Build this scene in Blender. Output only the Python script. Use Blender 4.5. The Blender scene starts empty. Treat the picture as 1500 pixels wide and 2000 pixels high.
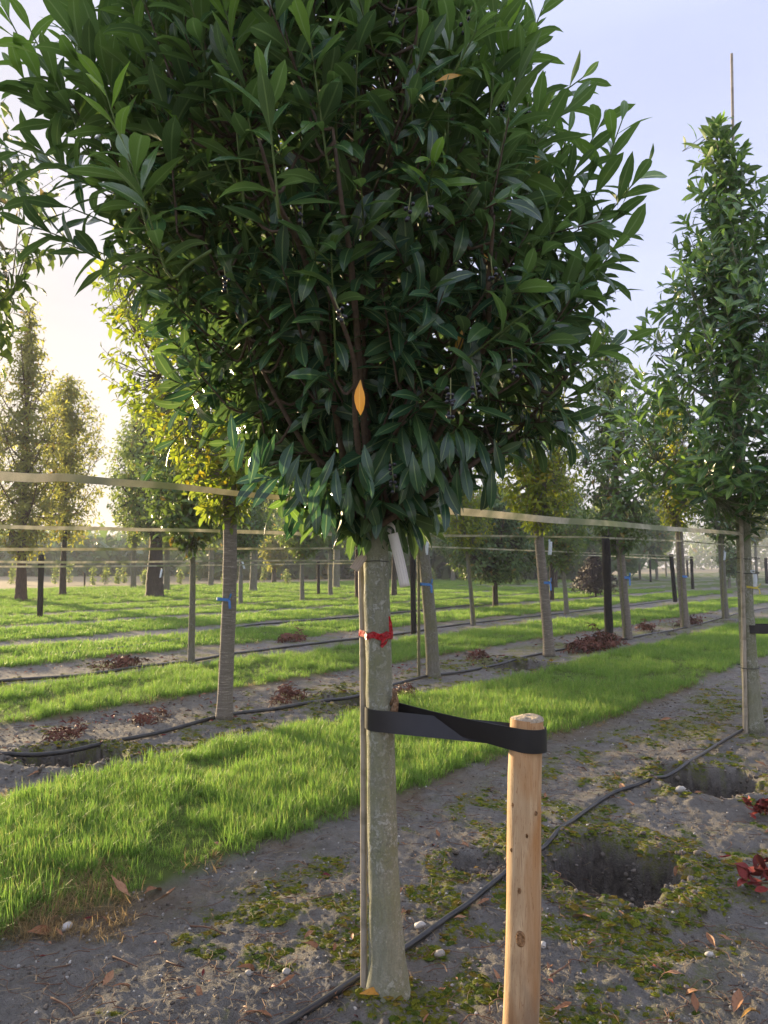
import bpy, math, random
import numpy as np
from mathutils import Vector, Matrix
rad = math.radians
PI = math.pi
random.seed(7)
RNG = np.random.default_rng(11)
scene = bpy.context.scene
COL = scene.collection

# ---------------------------------------------------------------- camera, sky, sun, exposure
F_PX, HORIZON, CAM_H = 1444.0, 1105.0, 1.5
PITCH = math.atan((HORIZON - 1000) / F_PX)
cam_data = bpy.data.cameras.new('camera')
cam = bpy.data.objects.new('camera', cam_data)
COL.objects.link(cam)
cam.location = (0, 0, CAM_H)
cam.rotation_euler = (rad(90) + PITCH, 0, 0)
cam_data.sensor_fit = 'VERTICAL'
cam_data.sensor_height = 36.0
cam_data.lens = F_PX / 2000 * 36.0
cam_data.clip_start = 0.05
cam_data.clip_end = 3000
cam_data.dof.use_dof = True
cam_data.dof.focus_distance = 2.3
cam_data.dof.aperture_fstop = 10.0
scene.camera = cam

SUN_AZ, SUN_EL = rad(-40), rad(6.5)        # measured from the view direction, to the left
SUN_DIR = Vector((math.sin(SUN_AZ) * math.cos(SUN_EL), math.cos(SUN_AZ) * math.cos(SUN_EL), math.sin(SUN_EL)))
world = bpy.data.worlds.new("World")
scene.world = world
world.use_nodes = True
wn, wl = world.node_tree.nodes, world.node_tree.links
wn.clear()
w_out = wn.new('ShaderNodeOutputWorld')
w_bg = wn.new('ShaderNodeBackground')
w_sky = wn.new('ShaderNodeTexSky')
w_sky.sky_type = 'NISHITA'
w_sky.sun_disc = False
w_sky.sun_elevation = SUN_EL
w_sky.sun_rotation = SUN_AZ
w_sky.air_density = 1.0
w_sky.dust_density = 1.0
w_sky.ozone_density = 1.5
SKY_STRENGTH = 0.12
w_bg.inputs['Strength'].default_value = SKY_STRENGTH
# thin veil of high morning haze over the clear sky: pale lavender, warmer round the sun and at the horizon
w_geo = wn.new('ShaderNodeTexCoord')
def wmath(op, a, b=None):
    n = wn.new('ShaderNodeMath'); n.operation = op
    for i, v in enumerate((a, b)):
        if v is None: continue
        if isinstance(v, (int, float)): n.inputs[i].default_value = v
        else: wl.new(v, n.inputs[i])
    return n.outputs[0]
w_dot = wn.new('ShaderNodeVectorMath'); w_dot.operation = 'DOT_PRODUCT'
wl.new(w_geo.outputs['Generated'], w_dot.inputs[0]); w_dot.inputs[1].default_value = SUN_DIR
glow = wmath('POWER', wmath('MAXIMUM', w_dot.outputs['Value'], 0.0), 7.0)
w_noise = wn.new('ShaderNodeTexNoise')
w_noise.inputs['Scale'].default_value = 1.6; w_noise.inputs['Detail'].default_value = 5; w_noise.inputs['Roughness'].default_value = .5
w_map = wn.new('ShaderNodeMapping'); w_map.inputs['Scale'].default_value = (1, 1, 3.0)
wl.new(w_geo.outputs['Generated'], w_map.inputs['Vector']); wl.new(w_map.outputs[0], w_noise.inputs['Vector'])
w_sep = wn.new('ShaderNodeSeparateXYZ'); wl.new(w_geo.outputs['Generated'], w_sep.inputs[0])
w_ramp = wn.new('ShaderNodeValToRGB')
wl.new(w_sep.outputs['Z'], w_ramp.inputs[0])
VEIL = [(0.0, (2.15, 2.07, 2.1)), (0.12, (2.0, 2.03, 2.3)), (0.30, (1.66, 1.80, 2.48)), (0.58, (1.64, 1.80, 2.55)), (1.0, (2.9, 3.05, 3.9))]  # zenith end, out of view, brightened to add light on the ground
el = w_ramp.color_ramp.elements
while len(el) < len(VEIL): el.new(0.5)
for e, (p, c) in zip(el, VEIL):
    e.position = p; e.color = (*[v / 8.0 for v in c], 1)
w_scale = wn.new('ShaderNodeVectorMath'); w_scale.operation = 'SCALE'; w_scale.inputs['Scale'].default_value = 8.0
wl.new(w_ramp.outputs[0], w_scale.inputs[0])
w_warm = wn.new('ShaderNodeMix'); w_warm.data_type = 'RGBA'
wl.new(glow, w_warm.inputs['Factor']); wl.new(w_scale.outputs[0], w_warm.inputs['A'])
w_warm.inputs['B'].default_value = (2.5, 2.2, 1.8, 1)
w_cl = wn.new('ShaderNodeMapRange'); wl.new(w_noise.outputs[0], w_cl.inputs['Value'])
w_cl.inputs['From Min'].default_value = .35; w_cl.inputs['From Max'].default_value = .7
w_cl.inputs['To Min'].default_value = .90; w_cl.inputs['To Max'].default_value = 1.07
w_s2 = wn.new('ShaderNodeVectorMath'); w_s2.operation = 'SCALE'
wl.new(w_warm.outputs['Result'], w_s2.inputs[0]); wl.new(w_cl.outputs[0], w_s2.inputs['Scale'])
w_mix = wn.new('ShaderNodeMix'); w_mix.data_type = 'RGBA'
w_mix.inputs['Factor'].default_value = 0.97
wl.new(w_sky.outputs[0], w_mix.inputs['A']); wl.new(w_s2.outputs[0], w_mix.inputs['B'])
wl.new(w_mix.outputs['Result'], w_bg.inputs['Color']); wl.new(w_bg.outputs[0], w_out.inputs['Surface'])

sun_data = bpy.data.lights.new('sun', 'SUN')
sun_data.energy = 4.3
sun_data.angle = rad(1.6)
sun_data.color = (1.0, 0.76, 0.45)
sun = bpy.data.objects.new('sun', sun_data); COL.objects.link(sun)
sun.rotation_euler = SUN_DIR.to_track_quat('Z', 'Y').to_euler()
sun.location = SUN_DIR * 60

vs = scene.view_settings
scene.display_settings.display_device = 'sRGB'
vs.view_transform = 'Standard'; vs.look = 'None'; vs.gamma = 1.0; vs.use_curve_mapping = False
vs.exposure = 1.9
scene.cycles.use_denoising = True
scene.cycles.max_bounces = 8
scene.cycles.diffuse_bounces = 4
scene.cycles.glossy_bounces = 3
scene.cycles.transmission_bounces = 6
scene.cycles.volume_bounces = 1
scene.cycles.caustics_reflective = False
scene.cycles.caustics_refractive = False
scene.cycles.sample_clamp_indirect = 4.0

# ---------------------------------------------------------------- pixel helpers (plan measured from the photograph)
CP, SP = math.cos(PITCH), math.sin(PITCH)
def ray(px, py):
    a, b = (px - 750) / F_PX, -(py - 1000) / F_PX
    return np.array([a, CP - b * SP, SP + b * CP])
def ground_at(px, py, z=0.0):
    d = ray(px, py); t = (CAM_H - z) / -d[2]
    return d[0] * t, d[1] * t
def at(px, py, Y):
    d = ray(px, py); t = Y / d[1]
    return np.array([d[0] * t, Y, CAM_H + d[2] * t])
def screen(P):
    P = np.asarray(P, float)
    x, y, z = P[..., 0], P[..., 1], P[..., 2] - CAM_H
    dep = y * CP + z * SP
    up = -y * SP + z * CP
    dd = np.maximum(dep, 1e-3)
    return 750 + F_PX * x / dd, 1000 - F_PX * up / dd, dep
UX, UY = 0.634, 0.773                     # direction of the planting rows
def un(u, n): return UX * u - UY * n, UY * u + UX * n

# ---------------------------------------------------------------- numpy noise
def _hash(ix, iy, seed):
    h = (ix.astype(np.int64) * 374761393 + iy.astype(np.int64) * 668265263 + seed * 982451653) & 0x7fffffff
    h = ((h ^ (h >> 13)) * 1274126177) & 0x7fffffff
    return ((h ^ (h >> 16)) & 0xffff) / 65535.0
def vnoise(x, y, seed=0):
    x = np.asarray(x, float); y = np.asarray(y, float)
    ix, iy = np.floor(x), np.floor(y); fx, fy = x - ix, y - iy
    fx = fx * fx * (3 - 2 * fx); fy = fy * fy * (3 - 2 * fy)
    a, b = _hash(ix, iy, seed), _hash(ix + 1, iy, seed)
    c, d = _hash(ix, iy + 1, seed), _hash(ix + 1, iy + 1, seed)
    return (a + (b - a) * fx) * (1 - fy) + (c + (d - c) * fx) * fy
def fbm(x, y, octv=4, seed=0):
    s, a, t = 0.0, 1.0, 0.0
    for k in range(octv):
        s = s + a * vnoise(x * 2 ** k + 17.3 * k, y * 2 ** k - 9.1 * k, seed + k); t += a; a *= 0.5
    return s / t * 2 - 1
def sstep(a, b, x):
    t = np.clip((x - a) / (b - a), 0, 1); return t * t * (3 - 2 * t)

# ---------------------------------------------------------------- objects
def tag(o, label=None, cat=None, group=None, kind=None):
    if label: o['label'] = label
    if cat: o['category'] = cat
    if group: o['group'] = group
    if kind: o['kind'] = kind
    return o
def empty(name, loc, label, cat, group=None, rz=0.0):
    o = bpy.data.objects.new(name, None); COL.objects.link(o)
    o.empty_display_size = 0.1
    o.location = loc; o.rotation_euler = (0, 0, rz)
    return tag(o, label, cat, group)
def link(name, me, parent=None, loc=None, kind=None):
    o = bpy.data.objects.new(name, me); COL.objects.link(o)
    if parent is not None: o.parent = parent
    if loc is not None: o.location = loc
    if kind: o['kind'] = kind
    return o
def mesh_np(name, V, faces, mats, smooth=True, attrs=None, uv=None):
    """faces: list of arrays (n,k); one mesh from numpy arrays"""
    me = bpy.data.meshes.new(name)
    V = np.asarray(V, np.float32)
    faces = [np.asarray(f, np.int32) for f in faces if len(f)]
    me.vertices.add(len(V)); me.vertices.foreach_set('co', V.ravel())
    nl = sum(f.size for f in faces); nf = sum(len(f) for f in faces)
    me.loops.add(nl); me.polygons.add(nf)
    li = np.concatenate([f.ravel() for f in faces])
    tot = np.concatenate([np.full(len(f), f.shape[1], np.int32) for f in faces])
    st = np.concatenate([[0], np.cumsum(tot)[:-1]]).astype(np.int32)
    me.loops.foreach_set('vertex_index', li)
    me.polygons.foreach_set('loop_start', st)
    me.polygons.foreach_set('loop_total', tot)
    if smooth: me.polygons.foreach_set('use_smooth', np.ones(nf, bool))
    for m in (mats if isinstance(mats, (list, tuple)) else [mats]): me.materials.append(m)
    if uv is not None:
        u = me.uv_layers.new(name='UVMap'); u.data.foreach_set('uv', np.asarray(uv, np.float32)[li].ravel())
    for k, a in (attrs or {}).items():
        at_ = me.attributes.new(k, 'FLOAT', 'POINT'); at_.data.foreach_set('value', np.asarray(a, np.float32))
    me.update(); me.validate()
    return me
class MB:
    """collects vertices and faces of one mesh"""
    def __init__(s): s.v, s.f3, s.f4, s.n = [], [], [], 0
    def add(s, V, f4=None, f3=None):
        V = np.asarray(V, float); s.v.append(V)
        if f4 is not None and len(f4): s.f4.append(np.asarray(f4, int) + s.n)
        if f3 is not None and len(f3): s.f3.append(np.asarray(f3, int) + s.n)
        s.n += len(V)
    def mesh(s, name, mat, smooth=True):
        fs = []
        if s.f4: fs.append(np.concatenate(s.f4))
        if s.f3: fs.append(np.concatenate(s.f3))
        return mesh_np(name, np.concatenate(s.v), fs, mat, smooth)
def catmull(P, n):
    P = np.asarray(P, float)
    Q = np.vstack([2 * P[0] - P[1], P, 2 * P[-1] - P[-2]])
    t = np.linspace(0, len(P) - 1 - 1e-9, n); i = t.astype(int); f = (t - i)[:, None]
    a, b, c, d = Q[i], Q[i + 1], Q[i + 2], Q[i + 3]
    return .5 * (2 * b + (c - a) * f + (2 * a - 5 * b + 4 * c - d) * f ** 2 + (3 * b - a - 3 * c + d) * f ** 3)
def unit(v): v = np.asarray(v, float); return v / (np.linalg.norm(v, axis=-1, keepdims=True) + 1e-12)
def tube(mb, P, R, sides=8, cap=True, bump=0.0, seed=0, ref=(0.31, 0.9, 0.2)):
    P = np.asarray(P, float); n = len(P); R = np.broadcast_to(np.asarray(R, float), (n,))
    T = np.gradient(P, axis=0); T = unit(T)
    nrm = np.zeros_like(P); v = np.asarray(ref, float)
    for i in range(n):
        v = v - T[i] * np.dot(v, T[i]); v = v / (np.linalg.norm(v) + 1e-9); nrm[i] = v
    B = np.cross(T, nrm)
    a = np.arange(sides) / sides * 2 * PI
    rr = R[:, None] * np.ones((1, sides))
    if bump:
        dist = np.concatenate([[0], np.cumsum(np.linalg.norm(np.diff(P, axis=0), axis=1))])
        rr = rr * (1 + bump * fbm(np.cos(a)[None, :] * 1.7 + 5 + seed, dist[:, None] * 9 + np.sin(a)[None, :] * 1.7, 3, seed))
    V = P[:, None, :] + rr[..., None] * (np.cos(a)[None, :, None] * nrm[:, None, :] + np.sin(a)[None, :, None] * B[:, None, :])
    V = V.reshape(-1, 3)
    i = np.arange(n - 1)[:, None] * sides; j = np.arange(sides)[None, :]; k = (j + 1) % sides
    f4 = np.stack([i + j, i + k, i + sides + k, i + sides + j], -1).reshape(-1, 4)
    f3 = []
    if cap:
        V = np.vstack([V, P[:1], P[-1:]]); c0, c1 = n * sides, n * sides + 1
        for q in range(sides):
            f3.append((c0, (q + 1) % sides, q)); f3.append((c1, (n - 1) * sides + q, (n - 1) * sides + (q + 1) % sides))
    mb.add(V, f4, f3)
def band(mb, P, W, width, thick):
    """flat strip along P; W = unit vector across the strip at each point"""
    P = np.asarray(P, float); n = len(P); T = unit(np.gradient(P, axis=0)); W = unit(np.broadcast_to(W, P.shape))
    N = unit(np.cross(T, W)); width = np.broadcast_to(width, (n,))[:, None]
    c = [P + W * width / 2 + N * thick / 2, P - W * width / 2 + N * thick / 2, P - W * width / 2 - N * thick / 2, P + W * width / 2 - N * thick / 2]
    i = np.arange(n - 1) * 2
    for q in range(4):
        V = np.stack([c[q], c[(q + 1) % 4]], 1).reshape(-1, 3)
        mb.add(V, np.stack([i, i + 1, i + 3, i + 2], -1))
    for e in (0, n - 1): mb.add(np.array([x[e] for x in c]), [(0, 1, 2, 3)])

# ---------------------------------------------------------------- materials
def mat(name):
    m = bpy.data.materials.new(name); m.use_nodes = True
    nt = m.node_tree; nt.nodes.clear()
    return m, nt
class NT:
    def __init__(s, nt): s.t = nt; s.n = nt.nodes; s.l = nt.links
    def node(s, typ, **kw):
        n = s.n.new('ShaderNode' + typ)
        for k, v in kw.items():
            if k.startswith('_'): setattr(n, k[1:], v)
        return n
    def put(s, sock, v):
        if hasattr(v, 'is_linked') or isinstance(v, bpy.types.NodeSocket): s.l.new(v, sock)
        elif isinstance(v, (tuple, list)) and len(v) == 3 and sock.type == 'RGBA': sock.default_value = (*v, 1)
        else: sock.default_value = v
    def math(s, op, a, b=None, c=None, clamp=False):
        n = s.n.new('ShaderNodeMath'); n.operation = op; n.use_clamp = clamp
        for i, v in enumerate((a, b, c)):
            if v is not None: s.put(n.inputs[i], v)
        return n.outputs[0]
    def mix(s, f, a, b, mode='MIX'):
        n = s.n.new('ShaderNodeMix'); n.data_type = 'RGBA'; n.blend_type = mode
        s.put(n.inputs['Factor'], f); s.put(n.inputs['A'], a); s.put(n.inputs['B'], b)
        return n.outputs['Result']
    def rng(s, v, a, b, c=0.0, d=1.0, smooth=False):
        n = s.n.new('ShaderNodeMapRange'); n.clamp = True
        if smooth: n.interpolation_type = 'SMOOTHSTEP'
        s.put(n.inputs['Value'], v)
        for k, x in zip(('From Min', 'From Max', 'To Min', 'To Max'), (a, b, c, d)): s.put(n.inputs[k], x)
        return n.outputs[0]
    def coords(s, scale=(1, 1, 1), which='Object', loc=(0, 0, 0)):
        c = s.n.new('ShaderNodeTexCoord'); m = s.n.new('ShaderNodeMapping')
        m.inputs['Scale'].default_value = scale; m.inputs['Location'].default_value = loc
        s.l.new(c.outputs[which], m.inputs['Vector']); return m.outputs[0]
    def noise(s, vec, scale, detail=4, rough=.55, dist=0.0):
        n = s.n.new('ShaderNodeTexNoise')
        if vec is not None: s.l.new(vec, n.inputs['Vector'])
        n.inputs['Scale'].default_value = scale; n.inputs['Detail'].default_value = detail
        n.inputs['Roughness'].default_value = rough; n.inputs['Distortion'].default_value = dist
        return n.outputs[0]
    def voro(s, vec, scale, feature='F1', out='Distance'):
        n = s.n.new('ShaderNodeTexVoronoi'); n.feature = feature
        if vec is not None: s.l.new(vec, n.inputs['Vector'])
        n.inputs['Scale'].default_value = scale
        return n.outputs[out]
    def attr(s, name):
        n = s.n.new('ShaderNodeAttribute'); n.attribute_name = name; return n.outputs['Fac']
    def rand(s):
        return s.n.new('ShaderNodeObjectInfo').outputs['Random']
    def bump(s, h, strength=.5, dist=.01):
        n = s.n.new('ShaderNodeBump'); s.put(n.inputs['Height'], h)
        n.inputs['Strength'].default_value = strength; n.inputs['Distance'].default_value = dist
        return n.outputs[0]
    def bsdf(s, color, rough=.6, normal=None, spec=.5, **kw):
        n = s.n.new('ShaderNodeBsdfPrincipled')
        s.put(n.inputs['Base Color'], color); s.put(n.inputs['Roughness'], rough)
        s.put(n.inputs['Specular IOR Level'], spec)
        if normal is not None: s.l.new(normal, n.inputs['Normal'])
        for k, v in kw.items(): s.put(n.inputs[k.replace('_', ' ')], v)
        return n.outputs[0]
    def out(s, sh):
        o = s.n.new('ShaderNodeOutputMaterial'); s.l.new(sh, o.inputs['Surface'])
def simple(name, c, rough=.6, spec=.5, var=.25, scale=30, bump=0.0, sc=(1, 1, 1)):
    m, nt = mat(name); n = NT(nt); v = n.coords(sc)
    f = n.noise(v, scale, 4)
    col = n.mix(n.rng(f, .3, .7), tuple(x * (1 - var) for x in c), tuple(min(1, x * (1 + var)) for x in c))
    n.out(n.bsdf(col, rough, n.bump(f, .6, bump) if bump else None, spec)); return m

def leaf_material(name, dark, lite, young, under, vein, rough=.3, trans=.25, yellow=None, yfrac=0.0, veins=True, spec=.5):
    m, nt = mat(name); n = NT(nt)
    rnd = n.math('FRACT', n.math('ADD', n.attr('rnd'), n.rand()))
    yg = n.attr('young')
    col = n.mix(rnd, dark, lite)
    col = n.mix(yg, col, young)
    if yellow:
        r2 = n.math('FRACT', n.math('MULTIPLY', rnd, 17.31))
        col = n.mix(n.math('LESS_THAN', r2, yfrac), col, yellow)
    uvn = n.n.new('ShaderNodeTexCoord'); sp = n.n.new('ShaderNodeSeparateXYZ'); n.l.new(uvn.outputs['UV'], sp.inputs[0])
    x = n.math('ABSOLUTE', n.math('SUBTRACT', sp.outputs['X'], .5))
    normal = None
    if veins:
        mid = n.rng(x, .025, .07, 1, 0)
        ph = n.math('SUBTRACT', n.math('MULTIPLY', sp.outputs['Y'], 11.0), n.math('MULTIPLY', x, 7.0))
        side = n.rng(n.math('ABSOLUTE', n.math('SUBTRACT', n.math('FRACT', ph), .5)), 0.0, .10, .35, 0)
        vn = n.math('MAXIMUM', mid, side)
        col = n.mix(n.math('MULTIPLY', vn, .8), col, n.mix(.7, col, vein))
        normal = n.bump(n.math('ADD', n.math('MULTIPLY', vn, -1.0), n.noise(uvn.outputs['UV'], 7, 3)), .25, .003)
        blot = n.noise(n.coords((1, 1, 1)), 3.0, 3)
        col = n.mix(n.rng(blot, .45, .75, 0, .35), col, n.mix(.5, col, lite))
    geo = n.n.new('ShaderNodeNewGeometry')
    un_ = n.mix(n.math('MULTIPLY', yg, .7), n.mix(n.math('MULTIPLY', rnd, .5), under, lite), young)
    if veins: un_ = n.mix(n.math('MULTIPLY', vn, .8), un_, n.mix(.6, under, vein))
    colu = n.mix(geo.outputs['Backfacing'], col, un_)
    rg = n.rng(geo.outputs['Backfacing'], 0, 1, rough, .55)
    b = n.bsdf(colu, rg, normal, spec)
    t = n.n.new('ShaderNodeBsdfTranslucent'); hs = n.n.new('ShaderNodeHueSaturation')
    n.put(hs.inputs['Color'], colu); hs.inputs['Value'].default_value = 1.9; hs.inputs['Saturation'].default_value = 1.1; hs.inputs['Hue'].default_value = .485
    n.l.new(hs.outputs[0], t.inputs[0])
    mx = n.n.new('ShaderNodeMixShader'); n.put(mx.inputs[0], n.math('ADD', n.math('MULTIPLY', yg, .25), trans)); n.l.new(b, mx.inputs[1]); n.l.new(t.outputs[0], mx.inputs[2])
    n.out(mx.outputs[0]); return m

M = {}
M['laurel'] = leaf_material('laurel_leaf', (.015, .056, .030), (.046, .112, .050), (.18, .33, .05), (.080, .145, .045), (.26, .38, .15), .18, .25, spec=.65)
M['laurel_yellow'] = leaf_material('laurel_yellow_leaf', (.48, .25, .03), (.56, .32, .04), (.5, .3, .05), (.48, .29, .06), (.6, .42, .1), .4, .08)
M['cherry'] = leaf_material('cherry_leaf', (.080, .145, .024), (.16, .235, .034), (.30, .30, .04), (.12, .18, .04), (.14, .2, .06), .4, .5, (.26, .24, .03), .07, veins=False)
M['cherry_dark'] = leaf_material('broad_leaf_dark', (.055, .110, .034), (.11, .185, .048), (.17, .24, .05), (.08, .125, .04), (.1, .15, .06), .4, .3, (.2, .16, .03), .05, veins=False)
M['pale'] = leaf_material('pale_leaf', (.090, .155, .045), (.155, .225, .060), (.25, .28, .07), (.12, .18, .06), (.14, .2, .08), .5, .4, (.25, .2, .06), .08, veins=False)
M['conifer'] = leaf_material('olive_needles', (.13, .16, .038), (.24, .245, .058), (.22, .24, .055), (.12, .15, .045), (.1, .1, .05),   .6, .6, (.2, .15, .03), .07, veins=False)
M['purple'] = leaf_material('purple_leaf', (.018, .011, .013), (.034, .018, .018), (.05, .02, .02), (.02, .014, .015), (.05, .03, .03), .6, .08, veins=False)

def dead_leaf_mat(name, a, b, und):
    m, nt = mat(name); n = NT(nt)
    v = n.coords((1, 1, 1)); f = n.noise(v, 6, 5)
    col = n.mix(n.rand(), a, b); col = n.mix(n.rng(f, .5, .75), col, tuple(x * .45 for x in a))
    geo = n.n.new('ShaderNodeNewGeometry'); col = n.mix(geo.outputs['Backfacing'], col, und)
    n.out(n.bsdf(col, .6, n.bump(f, .4, .003), .3)); return m
M['dead_brown'] = dead_leaf_mat('dead_leaf_brown', (.24, .105, .045), (.36, .19, .10), (.30, .19, .12))
M['dead_red'] = dead_leaf_mat('dead_leaf_red', (.12, .013, .012), (.23, .026, .018), (.11, .02, .018))
M['dead_yellow'] = dead_leaf_mat('dead_leaf_yellow', (.48, .24, .04), (.58, .33, .08), (.4, .24, .09))
M['frond'] = dead_leaf_mat('dead_frond_rust', (.105, .030, .018), (.17, .055, .030), (.10, .04, .025))

def bark(name, base, dark, patch, patch_amt=.5, bands=False, moss=None, scale=1.0):
    m, nt = mat(name); n = NT(nt)
    v = n.coords((1, 1, 1)); vb = n.coords((6, 6, 60) if bands else (40, 40, 9))
    f = n.noise(vb, 1.6 * scale, 5, .6)
    col = n.mix(n.rng(f, .35, .68), dark, base)
    g = n.noise(v, 46 * scale, 7, .66, .5)
    g2 = n.noise(v, 4.0 * scale, 2)
    pm = n.math('MULTIPLY', n.rng(g, .515, .555), n.rng(g2, .62 - patch_amt * .3, .72 - patch_amt * .3))
    col = n.mix(n.math('MULTIPLY', pm, .85), col, patch)
    if bands:
        bb = n.noise(n.coords((9, 9, 150)), 1.0, 2, .5)
        col = n.mix(n.rng(bb, .60, .66, 0, .8), col, tuple(min(1, c * 1.9) for c in base))
    if moss:
        mm = n.noise(v, 7 * scale, 5, .6)
        col = n.mix(n.rng(mm, .45, .68, 0, .8), col, moss)
    fine = n.noise(v, 160, 3)
    spk = n.math('MULTIPLY', n.rng(n.noise(v, 120 * scale, 4, .6), .60, .64), n.rng(n.noise(v, 9 * scale, 3), .45, .6))
    col = n.mix(n.math('MULTIPLY', spk, .85), col, patch)
    crk = n.noise(n.coords((70, 70, 16)), 1.0, 5, .65, .5)
    col = n.mix(n.rng(crk, .57, .63, 0, .75), col, dark)
    h = n.math('ADD', n.math('MULTIPLY', pm, .6), n.math('ADD', n.math('MULTIPLY', f, .8), n.math('MULTIPLY', fine, .35)))
    col = n.mix(n.rng(fine, .35, .65, 0, .5), col, tuple(c * .5 for c in base))
    n.out(n.bsdf(col, .82, n.bump(h, .7, .006), .25)); return m
M['bark_laurel'] = bark('bark_laurel', (.30, .305, .225), (.215, .22, .15), (.48, .49, .43), .60, moss=(.19, .205, .09))
M['bark_cherry'] = bark('bark_cherry', (.255, .225, .185), (.145, .125, .10), (.30, .27, .22), .2, bands=True)
M['bark_grey'] = bark('bark_grey', (.25, .24, .20), (.14, .13, .10), (.32, .32, .26), .45, moss=(.18, .18, .08))
M['bark_dark'] = bark('bark_dark', (.085, .065, .052), (.035, .027, .022), (.12, .10, .08), .2, scale=.35)
M['bark_red'] = bark('bark_red', (.12, .07, .05), (.045, .028, .022), (.16, .07, .04), .5, scale=.3)
M['twig_brown'] = simple('twig_brown', (.095, .066, .048), .7, .3, .35, 60)
M['twig_green'] = simple('twig_green', (.10, .15, .035), .5, .4, .2, 60)
# ---------------------------------------------------------------- ground: soil rows, grass alleys, planting holes
ROW0, ROW_STEP = 1.72, 4.15
HOLES = [(1.13, 3.80, .36, .38, .24), (2.27, 5.24, .36, .40, .22), (-2.45, 5.84, .44, .36, .34), (1.95, 11.2, .5, .55, .3),
         (-.30, 8.30, .42, .40, .3), (.50, 3.86, .17, .17, .07), (6.4, 16.6, .5, .4, .15), (9.3, 19.8, .5, .4, .15)]
def nn_of(x, y): return -UY * x + UX * y
def uu_of(x, y): return UX * x + UY * y
def grass_mask(x, y):
    n = nn_of(x, y); n = n + (.16 + .22 * sstep(8, 11, n)) * fbm(x * 1.3, y * 1.3, 3, 41) + (.05 + .10 * sstep(8, 11, n)) * fbm(x * 9, y * 9, 2, 43)
    t = np.mod(n - ROW0, ROW_STEP); k = np.floor((n - ROW0) / ROW_STEP)
    far = sstep(9.5, 17.0, n)
    lo, hi = 1.30 - .55 * far, 3.32 + .35 * far
    g = sstep(lo - .06, lo + .10, t) * (1 - sstep(hi - .10, hi + .06, t))
    g = np.where(n < ROW0 - .2, sstep(.15, -.1, n) * np.where(n < -1.1, 0, 1), g)
    return g
def hole_amount(x, y):
    s = np.zeros(np.shape(x)); rim = np.zeros(np.shape(x))
    for (cx, cy, rx, ry, d) in HOLES:
        wob = 1 + .30 * fbm(x * 5 + cx, y * 5, 3, 77) + .17 * fbm(x * 17 + cx, y * 17, 3, 78)
        r = np.sqrt(((x - cx) / rx) ** 2 + ((y - cy) / ry) ** 2) / wob
        s = np.maximum(s, d * (1 - sstep(.70, 1.0, r)) * (1 + .18 * fbm(x * 14, y * 14, 3, 79)))
        rim = np.maximum(rim, np.exp(-((r - 1.16) / .2) ** 2) * d * .16)
    return s, rim
def height(x, y, holes=True):
    x = np.asarray(x, float); y = np.asarray(y, float)
    g = grass_mask(x, y)
    h = .020 * fbm(x * .9, y * .9, 3, 5) * np.minimum(1, np.hypot(x, y) / 3)
    near = sstep(50, 14, np.hypot(x, y))
    h = h + (1 - g) * near * (.022 * fbm(x * 4.5, y * 4.5, 4, 9) + .009 * fbm(x * 24, y * 24, 4, 15) + .010 * fbm(x * 60, y * 60, 3, 25) * (.4 + vnoise(x * 3, y * 3, 26)))
    h = h + g * .02
    for (cx, cy) in ((0.015, 2.69), (3.32, 6.77), (-1.54, 7.30), (.67, 10.0), (2.72, 12.34)):
        rq = np.hypot(x - cx, y - cy); h = h + .030 * np.exp(-(rq / .13) ** 2) * (.8 + .9 * fbm(x * 26, y * 26, 3, 301))
    if holes:
        s, rim = hole_amount(x, y)
        s = s + sstep(.01, .06, s) * .05 * fbm(x * 16, y * 16, 4, 83) + sstep(.01, .06, s) * .03 * fbm(x * 45, y * 45, 3, 84)
        h = h - s + rim
    return h
def moss_mask(x, y):
    g = grass_mask(x, y)
    a = fbm(x * 1.15 + 3.7, y * 1.15, 3, 61) ; b = fbm(x * 7, y * 7, 4, 63)
    n = nn_of(x, y)
    k = np.mod(n - ROW0 + 1.2, ROW_STEP) - 1.2
    right = sstep(-.35, .75, x + .12 * (y - 3))            # the foreground soil is barer on the left
    s, rim = hole_amount(x, y)
    m = sstep(-.04, .24, a * .6 + b * .85 - .06 + .20 * right - .12 + rim * 9) * (1 - g) * (1 - sstep(.015, .05, s))
    return m * sstep(1.15, .7, np.abs(k - .1))
rr = [0.9]
while rr[-1] < 690:
    q = 1.0065 if rr[-1] < 2.6 else 1.0052 if rr[-1] < 6 else 1.0075 if rr[-1] < 9 else (1.014 if rr[-1] < 26 else 1.06)
    rr.append(rr[-1] * q)
rr = np.array([0.02, .4] + rr)
a1 = np.linspace(-38, 38, 420); a0 = np.linspace(-180, -38, 40)[:-1]; a2 = np.linspace(38, 180, 40)[1:-1]
ang = np.radians(np.concatenate([a0, a1, a2])); NA = len(ang)
GX = rr[:, None] * np.sin(ang)[None, :]; GY = rr[:, None] * np.cos(ang)[None, :] 
GZ = height(GX, GY)
V = np.stack([GX, GY, GZ], -1).reshape(-1, 3)
i = np.arange(len(rr) - 1)[:, None] * NA; j = np.arange(NA)[None, :]; k = (j + 1) % NA
f4 = np.stack([i + j, i + NA + j, i + NA + k, i + k], -1).reshape(-1, 4)[:, ::-1]
x, y = V[:, 0], V[:, 1]
hs, rim_ = hole_amount(x, y)
gm = grass_mask(x, y)
nn_ = nn_of(x, y)
field = sstep(46, 52, nn_ + 3 * fbm(x * .05, y * .05, 3, 3)) 
dry = sstep(.05, .5, fbm(x * 2.1, y * 2.1, 3, 31) + .25 + .3 * sstep(7, 12, nn_)) * sstep(.75, .0, np.abs(np.mod(nn_ - ROW0, ROW_STEP) - 1.35) / (.5 + .5 * sstep(8, 14, nn_))) * (1 - .7 * gm)
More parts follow.
